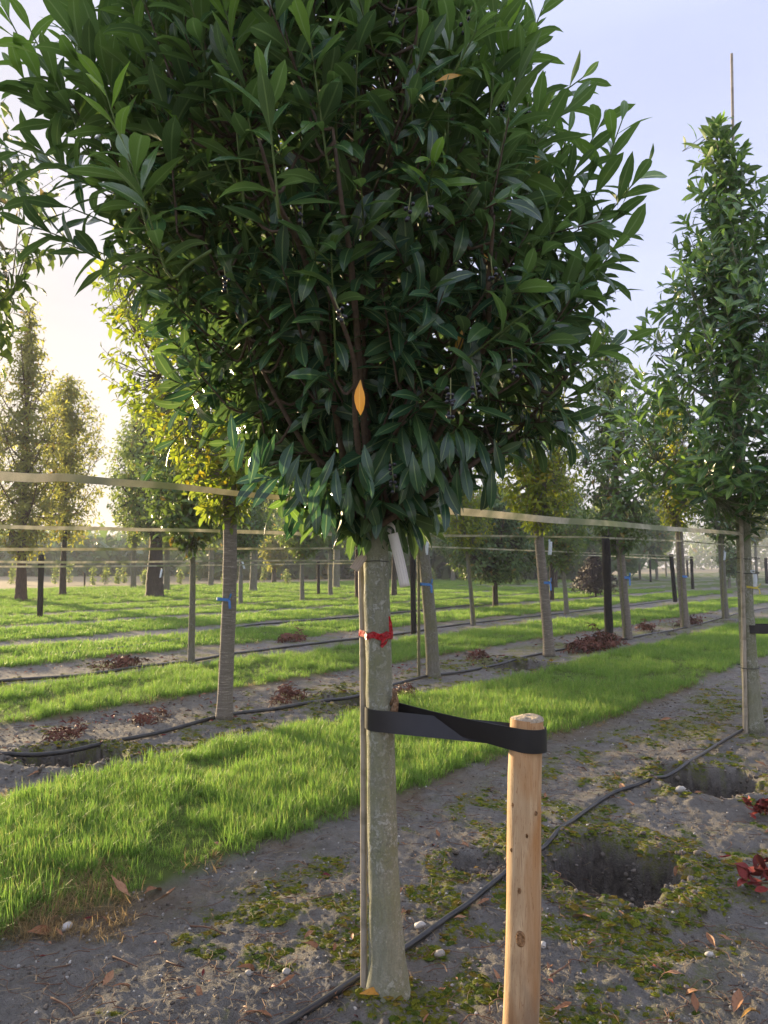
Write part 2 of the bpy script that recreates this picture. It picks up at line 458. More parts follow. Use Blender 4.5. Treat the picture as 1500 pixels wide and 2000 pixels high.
g_attrs = dict(moss=moss_mask(x, y), grass=gm, hole=sstep(.02, .12, hs), field=field, dry=dry)

m, nt = mat('soil_and_turf'); n = NT(nt)
v = n.coords()
big = n.noise(v, 1.1, 4); med = n.noise(v, 11, 6, .65); fine = n.noise(v, 90, 4, .7)
soil = n.mix(n.rng(med, .3, .7), (.118, .112, .101), (.275, .262, .240))
soil = n.mix(n.rng(big, .4, .65, 0, .6), soil, n.mix(n.rng(fine, .3, .7), (.14, .126, .103), (.33, .308, .26)))
soil = n.mix(n.rng(fine, .56, .70, 0, .7), soil, (.05, .045, .042))
litter = n.noise(v, 34, 4, .7, .8)
soil = n.mix(n.rng(litter, .58, .68, 0, .35), soil, (.13, .075, .045))
soil = n.mix(n.math('MULTIPLY', n.attr('hole'), .85), soil, n.mix(n.rng(n.noise(v, 26, 6, .7, .5), .38, .66), (.035, .030, .026), (.15, .13, .11)))  # shade painted into the holes: darker soil with mottled contrast for their walls
mossc = n.mix(n.noise(v, 45, 4), (.08, .10, .014), (.20, .23, .024))
mossc = n.mix(n.rng(n.noise(v, 2.3, 2), .55, .72, 0, .6), mossc, (.20, .135, .02))
col = n.mix(n.math('MULTIPLY', n.attr('moss'), n.rng(n.noise(v, 60, 4), .36, .6)), soil, mossc)
turf = n.mix(n.noise(v, 25, 5), (.050, .085, .016), (.11, .17, .028))
turf = n.mix(n.rng(n.noise(v, .7, 3), .45, .7, 0, .4), turf, (.13, .12, .04))
col = n.mix(n.attr('grass'), col, turf)
col = n.mix(n.math('MULTIPLY', n.attr('dry'), .7), col, n.mix(n.noise(v, 70, 3), (.10, .07, .04), (.24, .17, .09)))
col = n.mix(n.attr('field'), col, n.mix(n.noise(v, .12, 4), (.27, .22, .12), (.36, .29, .18)))
vf = n.noise(v, 260, 4, .75); gr = n.voro(v, 130)
hh = n.math('ADD', n.math('ADD', n.math('MULTIPLY', med, .8), n.math('MULTIPLY', fine, .7)), n.math('ADD', n.math('MULTIPLY', vf, .45), n.math('MULTIPLY', gr, -.35)))
n.out(n.bsdf(col, .93, n.bump(hh, 1.0, .018), .15))
M['ground'] = m
tag(link('ground', mesh_np('ground', V, [f4], m, True, g_attrs)), kind='structure')

# ---------------------------------------------------------------- scattering (geometry nodes, one object of stuff each)
def scatter(name, sources, pts, rot, scl, idx, label=None):
    me = bpy.data.meshes.new(name)
    me.vertices.add(len(pts)); me.vertices.foreach_set('co', np.asarray(pts, np.float32).ravel())
    a = me.attributes.new('rot', 'FLOAT_VECTOR', 'POINT'); a.data.foreach_set('vector', np.asarray(rot, np.float32).ravel())
    a = me.attributes.new('scl', 'FLOAT_VECTOR', 'POINT'); a.data.foreach_set('vector', np.asarray(scl, np.float32).ravel())
    a = me.attributes.new('idx', 'INT', 'POINT'); a.data.foreach_set('value', np.asarray(idx, np.int32))
    o = link(name, me); o['kind'] = 'stuff'
    if label: o['label'] = label
    ng = bpy.data.node_groups.new(name + '_scatter', 'GeometryNodeTree')
    ng.interface.new_socket('Geometry', in_out='INPUT', socket_type='NodeSocketGeometry')
    ng.interface.new_socket('Geometry', in_out='OUTPUT', socket_type='NodeSocketGeometry')
    N, L = ng.nodes, ng.links
    gi, go = N.new('NodeGroupInput'), N.new('NodeGroupOutput')
    join = N.new('GeometryNodeJoinGeometry')
    for s_ in reversed(sources):
        oi = N.new('GeometryNodeObjectInfo'); oi.inputs['Object'].default_value = s_; oi.inputs['As Instance'].default_value = True
        L.new(oi.outputs['Geometry'], join.inputs[0])
    iop = N.new('GeometryNodeInstanceOnPoints'); iop.inputs['Pick Instance'].default_value = True
    def named(nm, typ):
        q = N.new('GeometryNodeInputNamedAttribute'); q.data_type = typ; q.inputs['Name'].default_value = nm
        return [x for x in q.outputs if x.enabled and x.name == 'Attribute'][0]
    L.new(gi.outputs[0], iop.inputs['Points']); L.new(join.outputs[0], iop.inputs['Instance'])
    L.new(named('idx', 'INT'), iop.inputs['Instance Index'])
    e2r = N.new('FunctionNodeEulerToRotation'); L.new(named('rot', 'FLOAT_VECTOR'), e2r.inputs[0]); L.new(e2r.outputs[0], iop.inputs['Rotation'])
    L.new(named('scl', 'FLOAT_VECTOR'), iop.inputs['Scale'])
    L.new(iop.outputs[0], go.inputs[0])
    md = o.modifiers.new('scatter', 'NODES'); md.node_group = ng
    return o
def source(name, me): return bpy.data.objects.new(name, me)     # never linked: only a mesh to repeat

def grass_mat(name, a, b, tip, root):
    m, nt = mat(name); n = NT(nt)
    r = n.rand(); at_ = n.attr('rnd'); t = n.attr('along')
    rr_ = n.math('FRACT', n.math('ADD', r, at_))
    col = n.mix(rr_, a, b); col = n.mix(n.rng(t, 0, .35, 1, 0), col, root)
    col = n.mix(n.math('MULTIPLY', n.rng(t, .6, 1), n.math('GREATER_THAN', rr_, .7)), col, tip)
    bs = n.bsdf(col, .5, None, .2)
    tr = n.n.new('ShaderNodeBsdfTranslucent'); hs_ = n.n.new('ShaderNodeHueSaturation'); n.put(hs_.inputs['Color'], col); hs_.inputs['Value'].default_value = 1.6
    n.l.new(hs_.outputs[0], tr.inputs[0])
    mx = n.n.new('ShaderNodeMixShader'); mx.inputs[0].default_value = .45; n.l.new(bs, mx.inputs[1]); n.l.new(tr.outputs[0], mx.inputs[2])
    n.out(mx.outputs[0]); return m
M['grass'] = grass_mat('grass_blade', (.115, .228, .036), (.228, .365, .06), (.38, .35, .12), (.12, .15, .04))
M['dry_grass'] = grass_mat('dry_grass_blade', (.20, .14, .065), (.34, .25, .12), (.4, .3, .16), (.12, .09, .05))
def tuft(name, nb, hmin, hmax, spread, mt, seed, w=.0032, lean=.5):
    r = np.random.default_rng(seed); Vs, F4, F3, al, rd = [], [], [], [], []; c = 0
    for b in range(nb):
        h = r.uniform(hmin, hmax); a = r.uniform(0, 2 * PI); p0 = np.array([r.normal(0, spread), r.normal(0, spread), -.012])
        d = np.array([math.cos(a), math.sin(a), 0]); sd = np.array([-d[1], d[0], 0]); ln = abs(r.normal(0, lean)) + .08
        tt = np.array([0, .33, .66, 1.0]); q = r.uniform()
        for t in tt:
            p = p0 + d * ln * h * t ** 1.8 + np.array([0, 0, h * (t - .30 * ln * t * t)]); ww = w * (1 - t ** 1.6) * (.7 + .6 * t if t < .5 else 1)
            if t < 1: Vs += [p - sd * ww, p + sd * ww]; al += [t, t]; rd += [q * .5] * 2
            else: Vs.append(p); al.append(1); rd.append(q * .5)
        F4 += [(c, c + 1, c + 3, c + 2), (c + 2, c + 3, c + 5, c + 4)]; F3.append((c + 4, c + 5, c + 6)); c += 7
    return source(name, mesh_np(name, Vs, [F4, F3], mt, True, dict(along=al, rnd=rd)))
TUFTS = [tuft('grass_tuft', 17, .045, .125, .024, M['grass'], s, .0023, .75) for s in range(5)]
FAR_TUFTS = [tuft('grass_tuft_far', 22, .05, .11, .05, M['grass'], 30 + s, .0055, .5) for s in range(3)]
DRY = [tuft('dry_tuft', 14, .03, .075, .025, M['dry_grass'], 50 + s, .0022, 1.1) for s in range(3)]
P, R_, S_, I_ = [], [], [], []
def put_grass(u0, u1, n0, n1, dens, pool, smin, smax, dry_pool=None, lim=None):
    k = int((u1 - u0) * (n1 - n0) * dens)
    u = RNG.uniform(u0, u1, k); nq = RNG.uniform(n0, n1, k); x_, y_ = un(u, nq)
    px, py, dp = screen(np.stack([x_, y_, np.zeros(k)], -1))
    ok = (dp > .8) & (px > -260) & (px < 1760) & (py < 2300) & (grass_mask(x_, y_) > RNG.uniform(.15, .9, k))
    x_, y_ = x_[ok], y_[ok]; kk = len(x_)
    z_ = height(x_, y_)
    clump = .78 + .45 * vnoise(x_ * 5, y_ * 5, 91)
    thin = np.where((fbm(x_ * 1.6 + 9, y_ * 1.6, 3, 95) > .25) , .55, 1.0)
    s_ = RNG.uniform(smin, smax, kk) * clump * thin
    go = (thin > .9) | (RNG.uniform(0, 1, kk) > .5); x_, y_, z_, s_ = x_[go], y_[go], z_[go], s_[go]; kk = len(x_)
    P.append(np.stack([x_, y_, z_], -1)); R_.append(np.stack([RNG.normal(0, .12, kk), RNG.normal(0, .12, kk), RNG.uniform(0, 2 * PI, kk)], -1))
    S_.append(np.stack([s_, s_, s_ * RNG.uniform(.8, 1.2, kk)], -1)); I_.append(RNG.choice(pool, kk))
put_grass(-.5, 8, 2.95, 5.2, 900, [0, 1, 2, 3, 4], .75, 1.25)
put_grass(8, 22, 2.95, 5.2, 300, [0, 1, 2, 3, 4], .9, 1.35)
put_grass(1, 15, 6.9, 9.4, 300, [0, 1, 2, 3, 4], .9, 1.3)
put_grass(15, 40, 6.9, 9.4, 70, [5, 6, 7], .9, 1.3)
for c in range(2, 7):
    put_grass(0, 45, ROW0 + c * ROW_STEP + .4, ROW0 + c * ROW_STEP + 3.9, 85 if c < 4 else 50, [5, 6, 7], .9, 1.35)
put_grass(5, 70, 30, 47, 22, [5, 6, 7], 1.1, 2.0)
scatter('grass', TUFTS + FAR_TUFTS, np.concatenate(P), np.concatenate(R_), np.concatenate(S_), np.concatenate(I_), 'green grass alleys between the planting rows')
# dry grass along the alley edges and in the thin patch at the lower left
P, R_, S_, I_ = [], [], [], []
for (u0, u1, n0, n1, d) in ((0, 10, 2.6, 3.35, 170), (1, 14, 4.85, 5.3, 90), (1, 16, 6.7, 7.3, 90), (2, 24, 8.9, 9.8, 60), (3, 28, 10.8, 11.8, 40), (3, 34, 13.0, 16.0, 22), (4, 40, 17, 20, 16), (4, 40, 21, 24, 12)):
    k = int((u1 - u0) * (n1 - n0) * d); u = RNG.uniform(u0, u1, k); nq = RNG.uniform(n0, n1, k); x_, y_ = un(u, nq)
    px, py, dp = screen(np.stack([x_, y_, np.zeros(k)], -1))
    gmk = grass_mask(x_, y_)
    ok = (px > -200) & (px < 1700) & (dp > .8) & (gmk > .05) & (gmk < .985) & (fbm(x_ * 1.7, y_ * 1.7, 2, 31) > -.25)
    x_, y_ = x_[ok], y_[ok]; kk = len(x_)
    P.append(np.stack([x_, y_, height(x_, y_)], -1)); R_.append(np.stack([RNG.normal(0, .3, kk), RNG.normal(0, .3, kk), RNG.uniform(0, 6.28, kk)], -1))
    s_ = RNG.uniform(.6, 1.2, kk); S_.append(np.stack([s_, s_, s_], -1)); I_.append(RNG.integers(0, 3, kk))
k = 500; px = RNG.uniform(-60, 250, k); py = RNG.uniform(1660, 1840, k)
gx = np.array([ground_at(a, b) for a, b in zip(px, py)]); x_, y_ = gx[:, 0], gx[:, 1]
P.append(np.stack([x_, y_, height(x_, y_)], -1)); R_.append(np.stack([RNG.normal(0, .3, k), RNG.normal(0, .3, k), RNG.uniform(0, 6.28, k)], -1))
s_ = RNG.uniform(.5, 1.1, k); S_.append(np.stack([s_, s_, s_], -1)); I_.append(RNG.integers(0, 3, k))
scatter('dry_grass', DRY, np.concatenate(P), np.concatenate(R_), np.concatenate(S_), np.concatenate(I_), 'tan dry grass along the edges of the green alleys')

# moss cushions, gravel, clods, straw on the soil
m, nt = mat('moss'); n = NT(nt)
rn = n.rand(); v = n.coords((1, 1, 1))
col = n.mix(n.noise(v, 60, 3), (.115, .14, .014), (.29, .30, .03)); col = n.mix(n.math('GREATER_THAN', rn, .82), col, (.27, .20, .035)); col = n.mix(n.math('LESS_THAN', rn, .3), col, (.10, .15, .022))
bs = n.bsdf(col, .85, n.bump(n.noise(v, 180, 3), .9, .004), .1); n.out(bs); M['moss'] = m
def moss_cushion(seed):
    r = np.random.default_rng(seed); mb = MB(); Vv, F3 = [], []; c = 0
    for q in range(46):
        a = r.uniform(0, 6.28); d = math.sqrt(r.uniform()) * 1.0; p = np.array([math.cos(a) * d, math.sin(a) * d, (1 - d * d) * .38 - .06])
        for s in range(2):
            b = r.uniform(0, 6.28); t = np.array([math.cos(b), math.sin(b), 0]) * .20; up = np.array([r.normal(0, .14), r.normal(0, .14), r.uniform(.16, .34)])
            Vv += [p - t, p + t, p + up]; F3.append((c, c + 1, c + 2)); c += 3
    na = 10; ring = [np.array([math.cos(i * 6.28 / na) * rr_ * (1 + .15 * r.normal()), math.sin(i * 6.28 / na) * rr_ * (1 + .15 * r.normal()), z]) for rr_, z in ((1.12, -.08), (.75, .2)) for i in range(na)] + [np.array([0, 0, .38])]
    Vv += ring
    F3 += [(c + i, c + (i + 1) % na, c + na + i) for i in range(na)] + [(c + (i + 1) % na, c + na + (i + 1) % na, c + na + i) for i in range(na)] + [(c + na + i, c + na + (i + 1) % na, c + 2 * na) for i in range(na)]
    return source('moss_cushion', mesh_np('moss_cushion', Vv, [F3], M['moss'], True))
def soil_points(k, ymax, mask=None):
    Y = .9 + (ymax - .9) * RNG.uniform(0, 1, k) ** 1.5; w = Y * .60 + .25; X = RNG.uniform(-1, 1, k) * w
    ok = RNG.uniform(0, 1, k) > grass_mask(X, Y) * 1.05
    if mask is not None: ok &= mask(X, Y)
    return X[ok], Y[ok]
X, Y = soil_points(80000, 12, lambda a, b: moss_mask(a, b) > RNG.uniform(.30, .9, len(a)))
kk = len(X); s_ = RNG.uniform(.006, .017, kk) * (1 + .07 * Y)
scatter('moss', [moss_cushion(s) for s in range(4)], np.stack([X, Y, height(X, Y) - .002], -1), np.stack([RNG.normal(0, .15, kk), RNG.normal(0, .15, kk), RNG.uniform(0, 6.28, kk)], -1),
        np.stack([s_, s_, s_ * RNG.uniform(.3, .7, kk)], -1), RNG.integers(0, 4, kk), 'cushions of yellow green moss on the bare soil')
def lump(seed, mt, name, rough=.25, sub=2):
    import bmesh
    bm = bmesh.new(); bmesh.ops.create_icosphere(bm, subdivisions=sub, radius=1.0)
    co = np.array([v_.co for v_ in bm.verts]); q = 1 + rough * (fbm(co[:, 0] * 1.3 + seed * 7, co[:, 1] * 1.3 + co[:, 2] * 1.7, 3, seed))
    for v_, s in zip(bm.verts, q): v_.co = v_.co * s
    me = bpy.data.meshes.new(name); bm.to_mesh(me); bm.free(); me.materials.append(mt)
    me.polygons.foreach_set('use_smooth', np.ones(len(me.polygons), bool)); return me
def rmat(name, a, b, rough=.7):
    m, nt = mat(name); n = NT(nt); f = n.noise(n.coords(), 3, 4)
    col = n.mix(n.rand(), a, b); col = n.mix(n.rng(f, .4, .7, 0, .4), col, tuple(x * .55 for x in a)); n.out(n.bsdf(col, rough, n.bump(f, .3, .05), .3)); return m
M['pebble'] = rmat('pale_pebble', (.32, .30, .26), (.56, .54, .50), .55)
M['pebble_dark'] = rmat('tan_pebble', (.20, .16, .12), (.34, .29, .24), .6)
M['clod'] = rmat('soil_clod', (.105, .09, .075), (.24, .21, .175), .95)
PEB = [lump(s, M['pebble'], 'pebble', .35) for s in range(4)]
PEBD = [lump(s + 9, M['pebble_dark'], 'pebble', .35) for s in range(2)]
CLOD = [lump(s + 20, M['clod'], 'clod', .7, 1) for s in range(4)]
def sc_lumps(name, meshes, k, ymax, smin, smax, flat, label, pw=2.5):
    X, Y = soil_points(k, ymax); kk = len(X); s_ = smin + (smax - smin) * RNG.uniform(0, 1, kk) ** pw
    s_ = s_ * (1 + .05 * Y)
    if name == 'soil_crumbs': X = np.concatenate([X, EXTRA[:, 0]]); Y = np.concatenate([Y, EXTRA[:, 1]]); s_ = np.concatenate([s_, RNG.uniform(.006, .026, len(EXTRA)) * RNG.uniform(.5, 1, len(EXTRA))]); kk = len(X)
    scatter(name, [source(name, q) for q in meshes], np.stack([X, Y, height(X, Y) + s_ * flat * .3], -1), RNG.uniform(0, 6.28, (kk, 3)) * np.array([.12, .12, 1]),
            np.stack([s_, s_ * RNG.uniform(.6, 1, kk), s_ * flat], -1), RNG.integers(0, len(meshes), kk), label)
sc_lumps('gravel', PEB + PEBD, 8000, 13, .0014, .0075, .6, 'scattered small pale gravel on the soil rows')
EXTRA = []
for (hx, hy, hrx, hry, hd) in HOLES:
    q = int(900 * hrx); a_ = RNG.uniform(0, 2 * PI, q); f_ = RNG.uniform(.15, 1.35, q); EXTRA.append(np.stack([hx + hrx * f_ * np.cos(a_), hy + hry * f_ * np.sin(a_)], -1))
EXTRA = np.concatenate(EXTRA)
sc_lumps('soil_crumbs', CLOD, 22000, 9, .002, .010, .7, 'dark crumbs of loose soil', 3.0)
def straw_src(seed, mt, L, w):
    r = np.random.default_rng(seed); mb = MB(); t = np.linspace(0, 1, 6); b = r.normal(0, .25); c = r.normal(0, .25)
    Pp = np.stack([(t - .5) * L, L * (b * np.sin(t * PI) + c * np.sin(t * 2 * PI) * .4), .004 + .06 * L * np.sin(t * PI) * r.uniform(.2, 1)], -1)
    tube(mb, Pp, w * (1 - .6 * t), 4, False); return source('straw', mb.mesh('straw', mt))
M['straw'] = rmat('straw', (.24, .18, .10), (.42, .33, .20), .7)
M['litter_twig'] = rmat('litter_twig', (.10, .05, .032), (.19, .10, .06), .7)
X, Y = soil_points(12000, 12, lambda a, b: fbm(a * 1.5, b * 1.5, 3, 71) + .25 > RNG.uniform(-.5, .9, len(a))); kk = len(X)
scatter('straw_litter', [straw_src(s, M['straw'], RNG.uniform(.04, .11), .0011) for s in range(5)] + [straw_src(s + 20, M['litter_twig'], RNG.uniform(.06, .16), .0018) for s in range(5)],
        np.stack([X, Y, height(X, Y) + .003], -1), np.stack([RNG.normal(0, .12, kk), RNG.normal(0, .12, kk), RNG.uniform(0, 6.28, kk)], -1), np.ones((kk, 3)), RNG.integers(0, 10, kk), 'thin straw and twig litter on the soil')
# ---------------------------------------------------------------- leaves
def leaf_geo(seed, W=.36, fold=.22, curl=.35, wave=.03, ns=6, na=4, peak=.5, twist=.15, petiole=.07, sharp=1.0, blunt=.0):
    """unit-length leaf along +Y, upper side +Z: pointed ellipse folded at the midrib and bent back along its length"""
    r = np.random.default_rng(seed)
    t = np.linspace(0, 1, ns + 1); s = np.linspace(-1, 1, na + 1)
    tt = np.clip((t - petiole) / (1 - petiole), 0, 1)
    pw = math.log(.5) / math.log(peak)
    w = np.sin(PI * tt ** pw) ** (.85 * sharp) * W / 2
    w[0] = .012; w[1:] = np.maximum(w[1:], .004); w[-1] = .002 + blunt * .02
    c = curl * r.uniform(.5, 1.3); ang = c * (t ** 1.4) * 1.5
    dy = np.concatenate([[0], np.cumsum(np.cos((ang[:-1] + ang[1:]) / 2) * np.diff(t))])
    dz = np.concatenate([[0], np.cumsum(-np.sin((ang[:-1] + ang[1:]) / 2) * np.diff(t))])
    bendx = r.normal(0, .06) * t ** 2
    ph = r.uniform(0, 6.28)
    X = s[None, :] * w[:, None]
    up = np.abs(s)[None, :] * w[:, None] * fold * r.uniform(.6, 1.5) + wave * np.sin(t[:, None] * 9 + ph + s[None, :] * 1.5) * np.abs(s)[None, :] * (w / (W / 2))[:, None]
    tw = twist * r.normal() * t; X2 = X * np.cos(tw)[:, None] - up * np.sin(tw)[:, None]; up2 = X * np.sin(tw)[:, None] + up * np.cos(tw)[:, None]
    Y = dy[:, None] + np.sin(ang)[:, None] * up2; Z = dz[:, None] + np.cos(ang)[:, None] * up2
    Vv = np.stack([X2 + bendx[:, None], Y, Z], -1).reshape(-1, 3)
    uv = np.stack([np.broadcast_to((s + 1) / 2, X.shape), np.broadcast_to(t[:, None], X.shape)], -1).reshape(-1, 2)
    i = np.arange(ns)[:, None] * (na + 1); j = np.arange(na)[None, :]
    f4 = np.stack([i + j, i + j + 1, i + na + 2 + j, i + na + 1 + j], -1).reshape(-1, 4)
    return Vv, f4, uv
def frames(d, up, roll=0.0):
    """rotation matrices with Y = d and Z as near to up as possible"""
    d = unit(d); z = up - d * np.sum(up * d, -1, keepdims=True)
    bad = np.linalg.norm(z, axis=-1) < 1e-3; z[bad] = np.cross(d[bad], [1.0, .2, .1]); z = unit(z)
    x = np.cross(d, z)
    if np.ndim(roll):
        c, s = np.cos(roll)[:, None], np.sin(roll)[:, None]; x, z = x * c + z * s, z * c - x * s
    return np.stack([x, d, z], -1)
TREES = []
class Tree:
    """one tree: an Empty at its foot; trunk, branches and leaves become its parts"""
    def __init__(s, name, loc, label, cat='tree', group=None):
        s.loc = np.array([loc[0], loc[1], float(height(loc[0], loc[1], False)) - .01])
        s.root = empty(name, s.loc, label, cat, group)
        s.pos, s.mat, s.var, s.rnd, s.young = [], [], [], [], []
        s.geos, s.material, s.n_parts, s.leafname, s.stuff = None, None, 0, 'leaf', 'foliage'
        TREES.append(s)
    def part(s, name, mb, material, kind=None):
        return link(name, mb.mesh(name, material), s.root, None, kind)
    def leaves(s, pos, mats, var, rnd, young):
        s.pos.append(pos); s.mat.append(mats); s.var.append(var); s.rnd.append(rnd); s.young.append(young)
    def done(s):
        s.pos = np.concatenate(s.pos); s.mat = np.concatenate(s.mat); s.var = np.concatenate(s.var); s.rnd = np.concatenate(s.rnd); s.young = np.concatenate(s.young)
def shoot_leaves(T, base, axis, length, nl, L, rng, tilt=(50, 80), droop=.2, nvar=6, young=0.0, Lvar=.2, up_bias=.35):
    """leaves in a spiral along a shoot"""
    axis = unit(axis); t = np.linspace(.08, 1, nl) + rng.normal(0, .015, nl)
    e1 = unit(np.cross(axis, [.3, .2, .9] if abs(axis[2]) < .9 else [1, 0, 0])); e2 = np.cross(axis, e1)
    ph = rng.uniform(0, 6.28) + np.arange(nl) * 2.399 + rng.normal(0, .3, nl)
    r = np.cos(ph)[:, None] * e1 + np.sin(ph)[:, None] * e2
    th = np.radians(tilt[1] + (tilt[0] - tilt[1]) * t + rng.normal(0, 9, nl))
    th = np.where(t > .93, th * .55, th)
    d = np.cos(th)[:, None] * axis + np.sin(th)[:, None] * r
    g = droop * (1.25 - .8 * t) * rng.uniform(.5, 1.5, nl)
    d = unit(d + np.array([0, 0, -1.0]) * g[:, None])
    up = axis[None, :] * .8 + np.array([0, 0, up_bias]) - r * .2 + rng.normal(0, .18, (nl, 3))
    R = frames(d, up, rng.normal(0, .25, nl))
    sc = L * rng.uniform(1 - Lvar, 1 + Lvar, nl) * np.where(t > .95, .62, np.where(t > .85, .85, 1.0))
    T.leaves(base + axis * (t * length)[:, None], R * sc[:, None, None], rng.integers(0, nvar, nl), rng.uniform(0, 1, nl),
             np.clip(young * (.35 + .9 * t ** 2) + rng.normal(0, .06, nl), 0, 1))

# ---------------------------------------------------------------- the cherry laurel in front
rng = np.random.default_rng(5)
LX, LY = 0.013, 2.69
T = Tree('cherry_laurel', (LX, LY), 'nearest cherry laurel with a mottled grey trunk tied to a pale wooden stake')
MAIN = T
T.geos = [leaf_geo(s, W=w, fold=.2, curl=c, wave=.014, ns=6, na=4, peak=.52, sharp=.85) for s, w, c in
          ((1, .235, .30), (2, .265, .45), (3, .31, .25), (4, .255, .6), (5, .285, .38), (6, .32, .2), (7, .275, .8))]
T.material = M['laurel']; T.n_parts = 300
O = T.loc
tr = np.array([(0.0, 0, -.03), (-.001, 0, .06), (-.006, 0, .20), (-.018, 0, .5), (-.026, 0, .93), (-.036, .004, 1.3), (-.046, .006, 1.60), (-.05, .01, 1.75)])
zz = np.linspace(0, 7, 60)
tp = catmull(tr, 60); trad = np.interp(tp[:, 2], [-.03, .03, .12, .3, .93, 1.1, 1.55, 1.75], [.088, .074, .064, .0565, .0485, .0475, .0455, .05])
mb = MB(); tube(mb, tp, trad, 28, True, .10, 3); trunk = T.part('trunk', mb, M['bark_laurel'])
stub = MB(); tube(stub, [(.006, -.012, .965), (.026, -.036, .985), (.030, -.042, 1.02), (.026, -.040, 1.055)], [.012, .014, .010, .003], 7, True, .5, 2)
tube(stub, [(.010, -.03, 1.0), (.020, -.050, 1.03), (.018, -.05, 1.06)], [.006, .005, .002], 5, True, .4, 4)
o = link('torn_stub', stub.mesh('torn_stub', simple('torn_bark', (.30, .19, .11), .8, .2, .5, 60, .4)), T.root); o['label'] = 'torn brown bark stub at the strap'
leader = catmull([tr[-1] + [0, 0, -.06], (-.055, .03, 2.2), (-.08, .05, 2.8), (-.10, .04, 3.5), (-.13, .05, 4.2)], 30)
mb = MB(); tube(mb, leader, np.linspace(.034, .007, 30), 10, True, .06, 9); T.part('leader', mb, M['twig_brown'])
RL = ([1.58, 1.69, 1.83, 2.03, 2.25, 2.50, 2.74, 2.94, 3.18, 3.37, 3.55, 3.9, 4.3, 4.6], [.18, .32, .48, .57, .64, .78, .94, 1.06, 1.13, 1.12, 1.10, .95, .55, .1])
RR = ([1.58, 1.69, 1.83, 2.03, 2.25, 2.50, 2.74, 2.94, 3.18, 3.37, 3.55, 3.9, 4.3, 4.6], [.16, .30, .52, .70, .79, .82, .80, .74, .64, .54, .54, .48, .35, .1])
def main_R(z, th):
    l, r_ = np.interp(z, *RL), np.interp(z, *RR); c = (np.cos(th) + 1) / 2
    return (l * (1 - c) + r_ * c) * (1 - .12 * np.maximum(0, -np.sin(th))) * (.74 + .42 * float(vnoise(np.array([th * 2.1 + 40]), np.array([z * 3.4]), 7)[0]))
limbs = []
for q in range(26):
    z0 = 1.60 + 1.5 * (q / 25) ** 1.3; th = q * 2.399 + .4; lp = np.array([np.interp(z0, leader[:, 2], leader[:, i]) for i in (0, 1)] + [z0])
    zt = z0 + rng.uniform(.45, 1.0); Rt = main_R(zt, th) * rng.uniform(.62, .85)
    end = np.array([lp[0] + Rt * math.cos(th), lp[1] + Rt * math.sin(th), zt])
    mid = lp + (end - lp) * .45 + np.array([0, 0, -.10 + rng.normal(0, .04)]) + rng.normal(0, .03, 3)
    limbs.append(catmull([lp, mid, end], 14))
# limbs that the photograph shows between the leaves
for pl in ([(690, 1010, 2.66), (610, 560, 2.25), (545, 400, 2.0), (505, 270, 1.9)], [(725, 1020, 2.60), (690, 560, 2.2), (668, 400, 2.05), (650, 250, 2.0)],
           [(740, 1020, 2.65), (930, 720, 2.35), (955, 530, 2.2), (965, 420, 2.1)], [(735, 1030, 2.62), (880, 935, 2.55), (1010, 840, 2.58), (1110, 730, 2.6)],
           [(720, 1030, 2.64), (695, 830, 2.35), (690, 700, 2.2), (640, 560, 2.0)]):
    limbs.append(catmull([at(*p) - O for p in pl], 18))
for lb in limbs:
    mb = MB(); n_ = len(lb); tube(mb, lb, np.linspace(.0135, .004, n_), 8, True, .06, int(rng.integers(99))); T.part('branch', mb, M['twig_brown'])
allp = np.concatenate([l[5:] for l in limbs] + [leader[6:]])
twigs = MB(); green = MB()
def laurel_shoot(tip, axis, ln, nl, L, young, tilt, droop):
    axis = unit(axis); base = tip - axis * ln
    shoot_leaves(T, base, axis, ln, nl, L, rng, tilt, droop, 7, young)
    dst = np.linalg.norm(allp - base, axis=1) + .35 * np.maximum(0, allp[:, 2] - base[2]); a = allp[np.argmin(dst)]
    tube(twigs, catmull([a, (a + base) / 2 + np.array([0, 0, -.04]), base], 6), np.linspace(.0055, .0042, 6), 5, False)
    pts = np.array([base, base + axis * ln * .5, tip + axis * .0]); tube(green if young > .25 else twigs, pts, [.0042, .0034, .002], 5, False)
cnt = 0
while cnt < 900:
    z = rng.uniform(1.66, 4.4); th = rng.uniform(0, 2 * PI)
    if rng.uniform() > main_R(z, th) / 1.15 + .12: continue
    f = 1 - .55 * rng.uniform() ** 1.6; rr_ = main_R(z, th) * f
    ax0 = np.interp(z, leader[:, 2], leader[:, 0]) if z > 1.7 else -.05
    tip = np.array([ax0 + rr_ * math.cos(th), .03 + rr_ * math.sin(th), z]); rad_ = np.array([math.cos(th), math.sin(th), 0])
    h = (z - 1.65) / 1.9
    if h < .22: axis = rad_ * 1.0 + np.array([0, 0, rng.uniform(-.35, .15)]); droop = .75; tilt = (45, 75)
    elif h < .6: axis = rad_ * .75 + np.array([0, 0, rng.uniform(.25, .9)]); droop = .36; tilt = (36, 74)
    else: axis = rad_ * .5 + np.array([0, 0, rng.uniform(.65, 1.2)]); droop = .10; tilt = (26, 64)
    axis = axis + rng.normal(0, .22, 3)
    yg = max(0, rng.normal(.0 + .60 * max(0, h - .25), .18)) * (1 if f > .8 else .3)
    tip = tip + unit(axis) * rng.uniform(0, .14) * (h > .25); laurel_shoot(tip, axis, rng.uniform(.24, .42), int(rng.integers(10, 16)), rng.uniform(.12, .175), yg, tilt, droop); cnt += 1
